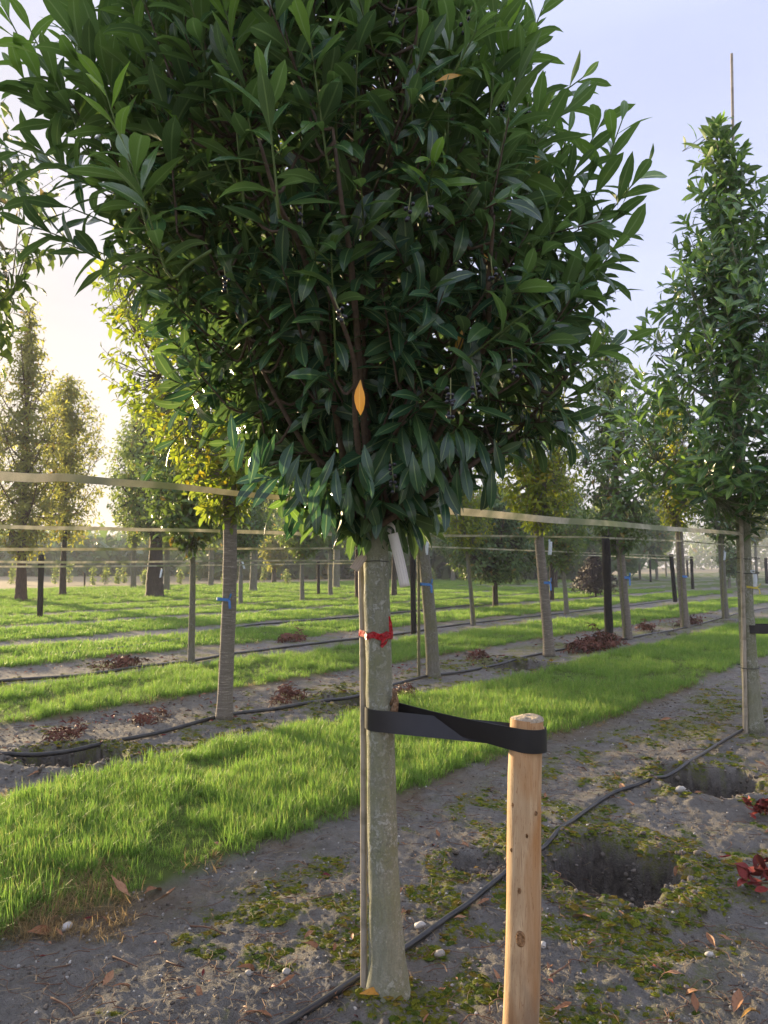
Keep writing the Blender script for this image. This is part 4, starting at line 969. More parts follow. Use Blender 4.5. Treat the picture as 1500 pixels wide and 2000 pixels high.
# black rubber strap: a figure of eight round trunk and stake
M['rubber'] = simple('black_rubber', (.013, .013, .016), .42, .45, .3, 12, .0)
trk = np.array([np.interp(.93, tp[:, 2], tp[:, 0]), np.interp(.93, tp[:, 2], tp[:, 1])]) + O[:2]
stk = np.array([SX, SY]); r1_, r2_ = .0545, .0600
dv = stk - trk; D = np.linalg.norm(dv); dv /= D; ang0 = math.atan2(dv[1], dv[0]); phi = math.acos((r1_ + r2_) / D)
zA_t, zA_s = at(740, 1408, 2.64)[2], at(1030, 1448, 2.40)[2]
pts, wid = [], []
def arc(c, r, a0, a1, k_): return [(c[0] + r * math.cos(a), c[1] + r * math.sin(a)) for a in np.linspace(a0, a1, k_)]
A_t = arc(trk, r1_, ang0 + phi, ang0 + 2 * PI - phi, 26)          # round the far side, ends on the camera side (front)
A_s = arc(stk, r2_, ang0 + PI - phi, ang0 - PI + phi, 26)
pa, pb = np.array(A_t[-1]), np.array(A_s[0]); pc, pd = np.array(A_s[-1]), np.array(A_t[0])
st1 = [tuple(pa + (pb - pa) * q) for q in np.linspace(0, 1, 16)[1:-1]]; st2 = [tuple(pc + (pd - pc) * q) for q in np.linspace(0, 1, 16)[1:-1]]
path = A_t + st1 + A_s + st2
zs_, wv_ = [], []
n1, n2, n3, n4 = len(A_t), len(st1), len(A_s), len(st2)
per = np.array([-dv[1], dv[0]]);  per = per if per[1] < 0 else -per     # towards the camera
for i_ in range(n1): q = i_ / (n1 - 1); zs_.append(zA_t + .012 * (1 - q)); wv_.append(0)
for i_ in range(n2): q = (i_ + 1) / (n2 + 1); zs_.append(zA_t + (zA_s - .010 - zA_t) * q); wv_.append(-.45 * math.sin(q * PI))
for i_ in range(n3): q = i_ / (n3 - 1); zs_.append(zA_s - .010 + .010 * q); wv_.append(0)
for i_ in range(n4): q = (i_ + 1) / (n4 + 1); zs_.append(zA_s + (zA_t + .018 - zA_s) * q); wv_.append(.42 * math.sin(q * PI))
P3 = np.array([(a, b, c) for (a, b), c in zip(path, zs_)]); P3 = np.vstack([P3, P3[:1]]); wv_ = wv_ + [0]
Wd = np.array([(per[0] * s_, per[1] * s_, 1.0) for s_ in wv_])
c0 = np.array([*(trk + stk) / 2, zA_t]); mb = MB(); band(mb, P3 - c0, Wd, .074, .0028)
tag(link('tree_strap', mb.mesh('tree_strap', M['rubber'], True), None, c0), 'wide black rubber strap looped round trunk and wooden stake', 'strap')

def bamboo(name, base, pts, r0_, r1_, label, mt, group=None):
    pts = np.asarray(pts, float) - np.asarray(base); L_ = np.linalg.norm(pts[-1] - pts[0]); k_ = int(L_ / .02)
    Pp = catmull(pts, k_); d = np.linspace(0, L_, k_); node = np.exp(-(((d % .34) - .17) / .008) ** 2)
    rr_ = (r0_ + (r1_ - r0_) * d / L_) * (1 + .09 * node) - .0006 * np.exp(-(((d % .34) - .186) / .006) ** 2)
    mb = MB(); tube(mb, Pp, rr_, 14, True, .03, 3)
    return tag(link(name, mb.mesh(name, mt), None, base), label, 'cane', group)
m, nt = mat('weathered_cane'); n = NT(nt)
v = n.coords((30, 30, 2)); g = n.noise(v, 2.5, 5, .6)
col = n.mix(n.rng(g, .3, .7), (.26, .225, .17), (.46, .41, .325)); g3 = n.noise(n.coords((3, 3, 7)), 2, 3); col = n.mix(n.rng(g3, .5, .7, 0, .6), col, (.10, .095, .055))
n.out(n.bsdf(col, .6, n.bump(g, .3, .002), .3)); M['cane'] = m
M['cane_green'] = simple('green_cane', (.20, .19, .10), .6, .3, .25, 20, .2, (4, 4, 1))
cb = at(711, 1948, 2.70); cb[2] = H0(cb[0], cb[1]) - .02
bamboo('bamboo_cane', cb, [cb, at(710, 1500, 2.735), at(708, 1240, 2.745), at(706, 1100, 2.765), (at(720, 900, 2.74)), (-.11, 2.74, 2.9), (-.13, 2.75, 3.9)], .0125, .0085, 'weathered cane standing against the left of the nearest trunk', M['cane'])

# red ribbon round the trunk and the cane
M['red_tape'] = simple('red_ribbon', (.52, .012, .02), .25, .6, .35, 60, .25)
zr = at(735, 1243, 2.66)[2]; tc = np.array([np.interp(zr, tp[:, 2], tp[:, 0]), np.interp(zr, tp[:, 2], tp[:, 1])]) + O[:2]
cc = at(709, 1243, 2.745)[:2]; rt_ = .0535
root = empty('ribbon_tie', (tc[0], tc[1], zr), 'red ribbon knotted round the nearest trunk and its cane', 'ribbon')
cr = [(rt_ * math.cos(a), rt_ * math.sin(a)) for a in np.linspace(0, 2 * PI, 60)] + [tuple(cc - tc + .0150 * np.array([math.cos(a), math.sin(a)])) for a in np.linspace(0, 2 * PI, 30)]
cr = sorted(set((round(float(a), 6), round(float(b), 6)) for a, b in cr))
def half(ps):
    h = []
    for p in ps:
        while len(h) > 1 and (h[-1][0] - h[-2][0]) * (p[1] - h[-2][1]) - (h[-1][1] - h[-2][1]) * (p[0] - h[-2][0]) <= 0: h.pop()
        h.append(p)
    return h[:-1]
hull = half(cr) + half(cr[::-1]); hull.append(hull[0])
hp = np.array([(a, b, .004 * math.sin(i_ * .7) + .003) for i_, (a, b) in enumerate(hull)])
mb = MB()
for dz, wd in ((.004, .016), (-.005, .012)): band(mb, hp * (1.0 if dz > 0 else 1.012) + np.array([0, 0, dz]), np.array([0, 0, 1.0]), wd, .0012)
link('band', mb.mesh('band', M['red_tape']), root)
kp = np.array([.036, -.045, 0]); mb = MB()
band(mb, [kp, kp + (-.012, -.012, -.008), kp + (-.026, -.014, -.022), kp + (-.018, -.006, -.030), kp + (-.004, .004, -.018), kp + (.002, .004, -.004)], np.array([.25, .2, 1.0]), [.010, .016, .02, .018, .014, .01], .0012)
link('bow', mb.mesh('bow', M['red_tape']), root)
mb = MB(); band(mb, [kp + (.004, 0, -.004), kp + (.010, -.004, .02), kp + (.008, -.006, .05), kp + (.004, -.008, .072)], np.array([1.0, .3, .2]), [.012, .014, .011, .005], .001); link('tail', mb.mesh('tail', M['red_tape']), root)
# thin black wire and a bark line
M['wire'] = simple('dark_wire', (.02, .02, .02), .5)
zw = at(735, 1096, 2.66)[2]; tcw = np.array([np.interp(zw, tp[:, 2], tp[:, 0]), np.interp(zw, tp[:, 2], tp[:, 1])]) + O[:2]
mb = MB(); tube(mb, [(.0475 * math.cos(a), .0475 * math.sin(a), .001 * math.sin(3 * a)) for a in np.linspace(0, 2 * PI, 40)], .0016, 6, False)
tag(link('tie_wire', mb.mesh('tie_wire', M['wire']), None, (*tcw, zw)), 'thin dark wire round the top of the nearest trunk', 'wire')
# plant tags
def tag_mat(name, base, ink, sc):
    m, nt = mat(name); n = NT(nt); v = n.coords((1, 1, 1), 'UV'); sp = n.n.new('ShaderNodeSeparateXYZ'); n.l.new(v, sp.inputs[0])
    w = n.noise(n.coords((90, 8, 1), 'UV'), 1, 2); ln = n.rng(n.math('ABSOLUTE', n.math('SUBTRACT', n.math('FRACT', n.math('MULTIPLY', sp.outputs['X'], 4.0)), .5)), .12, .2, 1, 0)
    k_ = n.math('MULTIPLY', n.math('MULTIPLY', ln, n.rng(w, .45, .55)), n.rng(sp.outputs['Y'], .30, .34)); col = n.mix(n.math('MULTIPLY', k_, .55), base, ink); n.out(n.bsdf(col, .5, None, .4)); return m
M['tag_white'] = tag_mat('white_tag', (.72, .69, .64), (.35, .33, .32), 1); M['tag_tan'] = tag_mat('tan_tag', (.50, .40, .31), (.25, .2, .16), 1); M['tag_blue'] = simple('pale_tag', (.70, .76, .80), .5, .4, .1)
def strip_tag(name, label, pts, w, W, mt, loop=None, group=None):
    pts = np.asarray(pts, float); o0 = pts[0].copy(); root = empty(name, o0, label, 'tag', group); Pp = catmull(pts - o0, 14); W = unit(np.broadcast_to(np.asarray(W, float), Pp.shape)); T_ = unit(np.gradient(Pp, axis=0)); N_ = unit(np.cross(T_, W))
    a, b = Pp - W * w / 2, Pp + W * w / 2; VV = np.concatenate([a + N_ * .0004, b + N_ * .0004, a - N_ * .0004, b - N_ * .0004]); k_ = 14; f4 = []
    for i_ in range(k_ - 1): f4 += [(i_, k_ + i_, k_ + i_ + 1, i_ + 1), (2 * k_ + i_, 2 * k_ + i_ + 1, 3 * k_ + i_ + 1, 3 * k_ + i_), (i_, i_ + 1, 2 * k_ + i_ + 1, 2 * k_ + i_), (k_ + i_ + 1, k_ + i_, 3 * k_ + i_, 3 * k_ + i_ + 1)]
    f4.append((13, 27, 55, 41)); t = np.linspace(0, 1, k_); uv = np.concatenate([np.stack([np.full(k_, s_), t], -1) for s_ in (0, 1, 0, 1)])
    link('label_strip', mesh_np('label_strip', VV, [f4], mt, False, None, uv), root)
    if loop is not None:
        mb = MB(); band(mb, catmull(np.asarray(loop) - o0, 16), np.array([0, .3, 1.0]), w * .45, .0009); link('loop', mb.mesh('loop', mt), root)
    return root
t0, t1 = at(767, 1042, 2.60), at(791, 1146, 2.585)
strip_tag('plant_tag', 'long white paper tag hanging right of the nearest trunk', [t0, (t0 + t1) / 2 + (.002, -.004, 0), t1], .036, (.97, -.15, .22), M['tag_white'], [t0 + (.01, 0, .0), t0 + (.006, -.01, .02), t0 + (-.01, .02, .035), t0 + (-.03, .06, .03), t0 + (-.005, .02, .005)])
t0, t1 = at(715, 1078, 2.67), at(691, 1113, 2.65)
strip_tag('plant_tag', 'short tan tag poking out left of the nearest trunk', [t0 + (.02, .01, .030), t0, t1], .034, (.83, -.2, -.52), M['tag_tan'])
for (px, py, Y, lab) in ((366, 1062, 11.4, 'white tag on the left of the slim mossy young tree'), (380, 1062, 11.4, 'white tag on the right of the slim mossy young tree'), (834, 1058, 9.93, 'pale tag on the cherry just right of the nearest trunk'),
        (1053, 1055, 12.3, 'white loop tag on the left of the ribboned cherry by the fronds'), (1075, 1058, 12.25, 'curled white tag right of the ribboned cherry by the fronds'), (473, 1095, 27.9, 'white tag on the slim tree right of the left-hand cherry'), (1416, 1078, 21.1, 'white tag on the cherry under the right-hand laurel'), (1474, 1120, 6.68, 'narrow white tag on the right-hand laurel trunk'), (316, 1112, 30, 'pale tag beside the thick dark trunk')):
    s = Y / F_PX; a = at(px, py, Y); b = a + np.array([(4 if py % 2 else -3) * s + .01, -.005, -26 * s if Y < 20 else -16 * s]); strip_tag('plant_tag', lab, [a, (a + b) / 2 + (0, -.01, 0), b], max(.03, 7 * s if Y < 20 else 4 * s), (.95, -.2, .1), M['tag_blue'], [a, a + (-.01, -.02, .025), a + (-.03, .02, .02), a + (0, .01, 0)])

# ribbons, canes and wires on the other row trees
M['blue_tape'] = simple('blue_ribbon', (.05, .20, .52), .35, .5, .2); M['yellow_tape'] = simple('yellow_ribbon', (.62, .52, .06), .35, .5, .2)
def ring_tie(label, px, py, Y, r, mt, w, tail=True):
    c = at(px, py, Y); root = empty('ribbon_tie', c, label, 'ribbon'); mb = MB(); band(mb, [(r * math.cos(a), r * math.sin(a), .006 * math.sin(a * 2)) for a in np.linspace(0, 2 * PI, 30)], np.array([0, 0, 1.0]), w, .0015); link('band', mb.mesh('band', mt), root)
    if tail:
        mb = MB(); k_ = np.array([r * .6, -r * .85, 0]); band(mb, [k_, k_ + (.015, -.012, -.02), k_ + (.02, -.01, -w * 3.2)], np.array([1.0, .4, 0]), w * .8, .0012); band(mb, [k_, k_ + (.02, -.012, .02), k_ + (.028, -.01, w * 2.0)], np.array([1.0, .4, 0]), w * .6, .0012); link('tail', mb.mesh('tail', mt), root)
ring_tie('blue ribbon on the cherry trunk left of the nearest tree', 439, 1170, 7.30, .079, M['blue_tape'], .028)
ring_tie('blue ribbon on the slanting-footed cherry trunk', 831, 1141, 10.01, .096, M['blue_tape'], .035)
ring_tie('blue ribbon on the cherry trunk beside the rust fronds', 1064.5, 1138, 12.34, .093, M['blue_tape'], .04)
ring_tie('blue ribbon on the cherry trunk beside the black post', 1219.5, 1128, 15.34, .101, M['blue_tape'], .05)
ring_tie('blue ribbon on the yellowing cherry trunk', 1333, 1126, 18.1, .108, M['blue_tape'], .05, False)
ring_tie('yellow ribbon on the right-hand laurel trunk', 1462, 1147, 6.77, .075, M['yellow_tape'], .018)
lb2 = at(1456, 1437, 6.72); lb2[2] = H0(lb2[0], lb2[1]) - .02
bamboo('bamboo_cane', lb2, [lb2, at(1453, 1250, 6.70), at(1447, 1000, 6.70), at(1440, 700, 6.72), at(1434, 400, 6.76), at(1429, 105, 6.8)], .021, .012, 'tall grey cane rising above the right-hand laurel', M['cane'])
for (x0, y0, x1, y1, Y, lab, r_) in ((818, 1330, 815, 1010, 9.95, 'straight green cane left of the slanting-footed cherry', .022), (1220, 1252, 1209, 1040, 15.25, 'cane left of the cherry beside the black post', .022), (1334, 1228, 1326, 1010, 18.0, 'cane left of the yellowing cherry', .022), (928, 1222, 912, 1060, 18.65, 'cane crossing the slim yellowish young tree', .024),
        (1432, 985, 1428, 1420, 6.9, None, .01), (1413, 1208, 1408, 1020, 21.1, 'cane left of the cherry under the right-hand laurel', .03), (428, 1400, 428, 1290, 7.36, 'short green cane left of the blue ribboned cherry', .011)):
    if lab is None: continue
    a, b = at(x0, y0, Y), at(x1, y1, Y); a[2] = H0(a[0], a[1]) - .02; bamboo('bamboo_cane', a, [a, (a + b) / 2 + (.008, 0, 0), b], r_, r_ * .8, lab, M['cane_green'])
root = None
for (py, lab) in ((1090, 'upper wire tying cane to the right-hand laurel'), (1118, 'second wire from the top on the right-hand laurel'), (1302, 'lowest wire tying cane to the right-hand laurel')):
    c = at(1463, py, 6.74); mb = MB(); tube(mb, [(.098 * math.cos(a) - .01, .082 * math.sin(a), .01 * math.sin(a)) for a in np.linspace(0, 2 * PI, 30)], .0035, 5, False); tag(link('tie_wire', mb.mesh('tie_wire', M['wire']), None, c), lab, 'wire')
c = at(1468, 1228, 6.76); mb = MB()
band(mb, [(.40, -.06, .0), (.2, -.075, -.003), (.06, -.078, -.002)] + [(.078 * math.cos(a), .078 * math.sin(a), 0) for a in np.linspace(-PI * .5, -PI * 1.5, 16)] + [(.08, .078, .002), (.4, .06, .004)], np.array([0, 0, 1.0]), .075, .003)
tag(link('tree_strap', mb.mesh('tree_strap', M['rubber']), None, c), 'black strap on the right-hand laurel trunk', 'strap')
# the stake that this strap goes to stands just outside the picture
xs, ys = 3.80, 6.76
root = empty('tree_stake', (xs, ys, H0(xs, ys)), 'wooden stake beside the right-hand laurel', 'stake'); mb = MB(); tube(mb, [(0, 0, -.1), (0, 0, .5), (0, 0, 1.05)], .055, 24, True, .02, 5); link('shaft', mb.mesh('shaft', M['wood']), root)

# ---------------------------------------------------------------- support tapes along the rows
m, nt = mat('woven_tape'); n = NT(nt); v = n.coords((1, 1, 1)); f = n.noise(v, 14, 4); wv = n.noise(n.coords((300, 300, 900)), 1, 2)
col = n.mix(n.rng(f, .35, .65), (.60, .58, .44), (.80, .76, .62)); g2 = n.noise(n.coords((2.2, 2.2, 2.2)), 1.2, 3); col = n.mix(n.rng(g2, .48, .62), col, (.36, .40, .24)); col = n.mix(n.rng(wv, .3, .7, 0, .25), col, (.12, .12, .06))
bs = n.bsdf(col, .7, n.bump(wv, .3, .001), .25); tr = n.n.new('ShaderNodeBsdfTranslucent'); n.l.new(col, tr.inputs[0]); mx = n.n.new('ShaderNodeMixShader'); mx.inputs[0].default_value = .35; n.l.new(bs, mx.inputs[1]); n.l.new(tr.outputs[0], mx.inputs[2]); n.out(mx.outputs[0]); M['tape'] = m
def tape(label, pts, w, twist0, twist1, sag=0.0, mt='tape'):
    pts = np.asarray(pts, float); o0 = pts[0].copy(); Pp = catmull(pts - o0, 90); t = np.linspace(0, 1, 90); Pp[:, 2] += .0015 * np.sin(t * 23); T_ = unit(np.gradient(Pp, axis=0)); side = unit(np.cross(T_, [0, 0, 1.0])); a = twist0 + (twist1 - twist0) * t + 0
    W = np.array([0, 0, 1.0]) * np.cos(a)[:, None] + side * np.sin(a)[:, None]; mb = MB(); band(mb, Pp, W, w, .0012); return tag(link('support_tape', mb.mesh('support_tape', M[mt]), None, o0), label, 'tape')
l0 = at(0, 928, 1.66); d0 = np.array([UX, UY, 0.004])
tape('wide woven tape crossing from the left edge into the nearest crown', [l0 - d0 * .7, l0, at(150, 935, 1.95), at(330, 950, 2.25), at(500, 967, 2.58), at(640, 985, 2.74)], .021, .0, .8)
tape('twisted cream tape from the nearest crown to the right-hand laurel', [at(690, 990, 2.76), at(840, 994, 3.1), at(1050, 1013, 4.0), at(1180, 1022, 4.7), at(1330, 1034, 5.75), at(1450, 1042, 6.72)], .036, .9, -.6)
tape('tape running on from the right-hand laurel out of the picture', [at(1450, 1042, 6.82), at(1550, 1050, 7.6), at(1700, 1056, 9.2)], .036, 0, .6)
def row_tape(label, pts, w, a=0, b=.6): tape(label, [at(*p) for p in pts], w, a, b)
yl = lambda px, n_: n_ / (UX - UY * (px - 750) / F_PX)       # depth at which the line of a row crosses a picture column
row_tape('pale tape from the left edge to the blue ribboned cherry', [(px, py, yl(px, 5.83)) for px, py in ((-120, 1026), (0, 1029), (220, 1033), (430, 1037))], .030, .1, .3)
row_tape('tape of the second row between the cherries behind the nearest trunk', [(px, py, yl(px, 5.83) - .06) for px, py in ((445, 1038), (640, 1043), (845, 1046), (1060, 1048), (1190, 1050))], .038, .3, .9)
row_tape('tape of the second row from the black post to the right edge', [(px, py, yl(px, 5.83) - .06) for px, py in ((1190, 1051), (1330, 1057), (1420, 1064), (1560, 1072))], .038, .2, .8)
row_tape('third row tape left of the nearest trunk', [(px, py, yl(px, 9.6)) for px, py in ((-100, 1072), (100, 1073), (375, 1072), (700, 1071))], .040, .2, .7)
row_tape('third row tape right of the nearest trunk', [(px, py, yl(px, 10.0)) for px, py in ((760, 1065), (925, 1071), (1107, 1078), (1320, 1086))], .040, .1, .7)
row_tape('fourth row tape far behind on the left', [(px, py, yl(px, 14.2)) for px, py in ((-100, 1097), (200, 1098), (470, 1095), (700, 1095))], .045, .1, .5)
row_tape('fifth row tape, lowest of the thin lines at the left', [(px, py, yl(px, 18.3)) for px, py in ((-100, 1107), (200, 1106), (400, 1104), (700, 1100))], .045, .1, .5)
row_tape('bright far tape beside the purple weeping tree', [(px, py, yl(px, 14.2)) for px, py in ((1000, 1085), (1160, 1085), (1320, 1092), (1353, 1090))], .05, .0, .2)

# ---------------------------------------------------------------- irrigation hoses
m, nt = mat('black_hose'); n = NT(nt); f = n.noise(n.coords(), 9, 4); col = n.mix(n.rng(f, .4, .7), (.016, .017, .019), (.055, .054, .054)); n.out(n.bsdf(col, n.rng(f, .3, .7, .26, .45), None, .5)); M['hose'] = m
def hose(label, pts, r, k_=220):
    g_ = np.array([ground_at(*p) for p in pts]); g3 = np.column_stack([g_, np.zeros(len(g_))]); Pp = catmull(g3, k_); hz = height(Pp[:, 0], Pp[:, 1], False); hz = np.convolve(np.pad(hz, 6, 'edge'), np.ones(13) / 13, 'valid'); Pp[:, 2] = np.maximum(hz, height(Pp[:, 0], Pp[:, 1]) - .004); Pp[:, 2] = np.convolve(np.pad(Pp[:, 2], 7, 'edge'), np.hanning(17)[1:-1] / np.hanning(17).sum(), 'valid') + r * .85 + .004
    o0 = Pp[0].copy(); mb = MB(); tube(mb, Pp - o0, r, 12, True); return tag(link('irrigation_hose', mb.mesh('irrigation_hose', M['hose']), None, o0), label, 'hose')
hose('black hose curving past the wooden stake in the front row', [(400, 2090), (500, 2035), (580, 1995), (690, 1930), (795, 1858), (900, 1782), (985, 1715), (1055, 1668), (1125, 1600), (1200, 1552), (1275, 1530), (1330, 1508), (1400, 1458), (1455, 1432), (1520, 1402), (1640, 1360)], .0125, 300)
hose('black hose along the second row', [(-60, 1503), (0, 1489), (150, 1471), (330, 1430), (440, 1403), (560, 1384), (700, 1362), (770, 1340), (850, 1322), (960, 1303), (1050, 1281), (1150, 1262), (1250, 1244), (1330, 1229), (1400, 1211), (1450, 1197), (1540, 1180)], .019, 260)
hose('black hose along the third row', [(-60, 1340), (0, 1333), (150, 1323), (250, 1310), (375, 1294), (480, 1277), (620, 1258), (760, 1243), (900, 1222), (1107, 1198), (1250, 1181), (1400, 1160), (1540, 1146)], .022, 240)
hose('black hose along the fourth row', [(100, 1284), (300, 1262), (400, 1240), (480, 1224), (560, 1217), (700, 1205), (800, 1196), (950, 1180), (1100, 1165), (1300, 1146)], .025, 200)

# ---------------------------------------------------------------- black posts at the row ends
M['post'] = bark('tarred_post', (.030, .026, .024), (.010, .009, .009), (.05, .042, .036), .3, scale=.5)
for (px, py, pt, w, lab) in ((1190, 1254, 1048, 16, 'tall tarred post with a split top beside the rust fronds'), (808, 1238, 1064, 11, 'black post just right of the nearest trunk'), (78, 1209, 1086, 11, 'black post in front of the left conifers'), (622, 1161, 1096, 6, 'small black post left of the nearest trunk'),
        (1319, 1176, 1083, 8, 'leaning black post left of the yellowing cherry'), (1353, 1151, 1088, 6, 'black post right of the yellowing cherry'), (1271, 1137, 1094, 4, 'thin dark post among the far pale trees'), (1343, 1127, 1094, 4, 'thinnest dark post at the edge of the tan field'), (1498, 1140, 1090, 6, 'dark post cut by the right edge'), (165, 1147, 1120, 3, 'low thin post at the left field edge')):
    x_, y_ = ground_at(px, py); s = y_ / F_PX; b = np.array([x_, y_, H0(x_, y_) - .05]); ht = (py - pt) * s + .05; ln = (-.012 * ht + (px - 750) / F_PX * 0) if px != 1319 else -.06 * ht
    k_ = 12; z = np.linspace(0, ht, k_); mb = MB(); tube(mb, np.stack([ln * z / ht, 0 * z, z], -1), w * s / 2 * (1 + .04 * np.sin(z * 5)), 12, True, .10, px)
    tag(link('black_post', mb.mesh('black_post', M['post']), None, b), lab, 'post')

# ---------------------------------------------------------------- fallen leaves, pebbles, dead fronds
FL = {}
for nm, mt in (('brown', 'dead_brown'), ('red', 'dead_red'), ('yellow', 'dead_yellow')):
    FL[nm] = []
    for s in range(6):
        Vv, f4_, uv = leaf_geo(300 + s, W=(.26, .32, .38, .24, .34, .3)[s], fold=.45, curl=(.35, -.4, .6, .25, -.6, .9)[s], wave=.035, ns=7, na=4, twist=.5)
        FL[nm].append(mesh_np('fallen_leaf', Vv, [f4_], M[mt], True, None, uv))
rng = np.random.default_rng(77)
def leaf_litter():
    k_ = 2600; u_ = RNG.uniform(1, 26, k_); band_ = RNG.integers(0, 3, k_); n_ = np.where(band_ == 0, RNG.normal(6.3, .55, k_), np.where(band_ == 1, RNG.normal(10.2, .6, k_), RNG.normal(6.8, .25, k_))); x_, y_ = un(u_, n_); keep = (grass_mask(x_, y_) < .35) & (fbm(x_ * .9, y_ * .9, 3, 201) > -.12); x_, y_ = x_[keep], y_[keep]; kk = len(x_); s_ = RNG.uniform(.03, .085, kk)
    scatter('leaf_litter', [source('litter_leaf', q) for q in FL['red'][:3] + FL['brown'][:3]], np.stack([x_, y_, height(x_, y_) + .008], -1), np.stack([RNG.normal(0, .3, kk), RNG.normal(0, .4, kk), RNG.uniform(0, 6.28, kk)], -1), np.stack([s_, s_, s_], -1), RNG.integers(0, 6, kk), 'rust coloured leaf scraps littering the second and third rows')
leaf_litter()
def fallen(px, py, size, colr, ang, label, var=None, group=None, tiltv=.15):
    x_, y_ = ground_at(px, py); s = size * y_ / F_PX; q = int(rng.integers(0, 6)) if var is None else var; o = bpy.data.objects.new('fallen_leaf', FL[colr][q]); COL.objects.link(o)
    o.scale = (s, s, s); a = rad(ang); o.rotation_euler = (rng.normal(0, tiltv), rng.normal(0, tiltv * 1.5), a - PI / 2); dx, dy = math.cos(a) * s * .5, math.sin(a) * s * .5
    o.location = (x_ - dx, y_ - dy, Hh(x_, y_) + .012 + .10 * s); return tag(o, label, 'leaf', group)
for (px, py, sz, c, an, lab) in ((733, 1972, 62, 'yellow', 20, 'ochre yellow leaf lying against the foot of the nearest trunk'), (211, 1922, 46, 'brown', 85, 'upright oval tan leaf on bare soil at the lower left'), (85, 1830, 60, 'brown', 25, 'long mauve brown leaf at the grass edge, lower left'), (620, 1857, 62, 'brown', 10, 'orange brown leaf lying left of the cane'), (230, 1760, 60, 'brown', 160, 'leftmost long leaf of the drift at the grass edge'), (325, 1762, 45, 'brown', 15, 'right-hand leaf of the drift at the grass edge'),
        (300, 1745, 48, 'brown', 60, 'leaf standing on edge in the drift by the grass'), (795, 1790, 46, 'brown', 60, 'orange leaf leaning right of the nearest trunk'), (1128, 1787, 58, 'brown', 130, 'reddish leaf slanting just right of the wooden stake'), (1297, 1782, 42, 'brown', 35, 'orange leaf below the planting hole'), (1212, 1797, 30, 'brown', 95, 'small red brown leaf below the planting hole'), (1355, 1965, 46, 'brown', 80, 'oval tan leaf at the lower right'), (1442, 1970, 60, 'brown', 50, 'forked curled tan leaf in the lower right corner'),
        (1315, 1912, 46, 'brown', 165, 'upper leaf of the pair at the lower right'), (1345, 1932, 46, 'brown', 150, 'lower leaf of the pair at the lower right'), (1392, 1842, 36, 'brown', 80, 'left leaf of the joined pair by the right edge'), (1415, 1838, 34, 'brown', 170, 'right leaf of the joined pair by the right edge'), (945, 1768, 40, 'brown', 40, 'curled leaf beside the hose left of the stake'), (900, 1800, 44, 'brown', 30, 'brown leaf touching the hose left of the stake'), (930, 1668, 16, 'yellow', 40, 'small bright orange leaf left of the stake'),
        (1100, 1978, 40, 'brown', 5, 'thin leaf just right of the stake foot'), (485, 1895, 44, 'brown', 8, 'orange leaf beside two white pebbles'), (505, 1990, 60, 'brown', 12, 'dark curled leaf at the bottom edge by the hose'), (560, 1935, 40, 'brown', 30, 'leaf left of the hose near the bottom edge'), (655, 1950, 34, 'brown', 95, 'small rust leaf between hose and cane'), (1470, 1995, 50, 'yellow', 15, 'yellow leaf stalk at the bottom right'), (245, 1935, 46, 'brown', 20, 'orange tan leaf right of the upright oval leaf'),
        (1140, 1505, 26, 'brown', 0, 'pale grey brown leaf on the moss right of the stake'), (1300, 1412, 36, 'brown', 175, 'long red brown leaf near the right-hand laurel'), (855, 1640, 24, 'brown', 100, 'small pinkish leaf on moss between trunk and stake'), (1075, 1890, 40, 'brown', 60, 'leaf leaning on the right of the stake'), (1075, 1925, 30, 'red', 100, 'rust leaf at the foot of the stake')):
    fallen(px, py, sz, c, an, lab)
for q in range(90):
    px, py = rng.uniform(-40, 1540), 1400 + 620 * rng.uniform() ** .8; x_, y_ = ground_at(px, py)
    if float(grass_mask(np.array(x_), np.array(y_))) > .5 and rng.uniform() < .9: continue
    fallen(px, py, rng.uniform(14, 30), 'brown' if rng.uniform() < .8 else 'red', rng.uniform(0, 360), 'small curled brown leaf lying on the bare soil', None, 'small fallen leaves on the bare soil')
for q in range(46):
    u_, n_ = rng.uniform(2, 14), rng.normal(6.5, .5); x_, y_ = un(u_, n_); px, py, _ = screen(np.array([x_, y_, 0])); fallen(float(px), float(py), rng.uniform(9, 20), 'red' if rng.uniform() < .6 else 'brown', rng.uniform(0, 360), 'red brown leaf fallen along the second row', None, 'fallen leaves along the second row')
for q in range(120):
    px, py = rng.uniform(-20, 1520), 1440 + 590 * rng.uniform() ** .7; x_, y_ = ground_at(px, py)
    if float(grass_mask(np.array(x_), np.array(y_))) > .2: continue
    o = bpy.data.objects.new('pebble', PEB[q % 4] if q % 5 else PEBD[q % 2]); COL.objects.link(o); s = rng.uniform(1.4, 3.6) * y_ / F_PX * (.7 if q % 3 else 1.0); o.scale = (s, s * rng.uniform(.6, .95), s * rng.uniform(.45, .7)); o.rotation_euler = (rng.normal(0, .2), rng.normal(0, .2), rng.uniform(0, 6.28)); o.location = (x_, y_, Hh(x_, y_) + s * .3); tag(o, 'pale rounded pebble on the dark soil', 'pebble', 'pale pebbles on the soil')
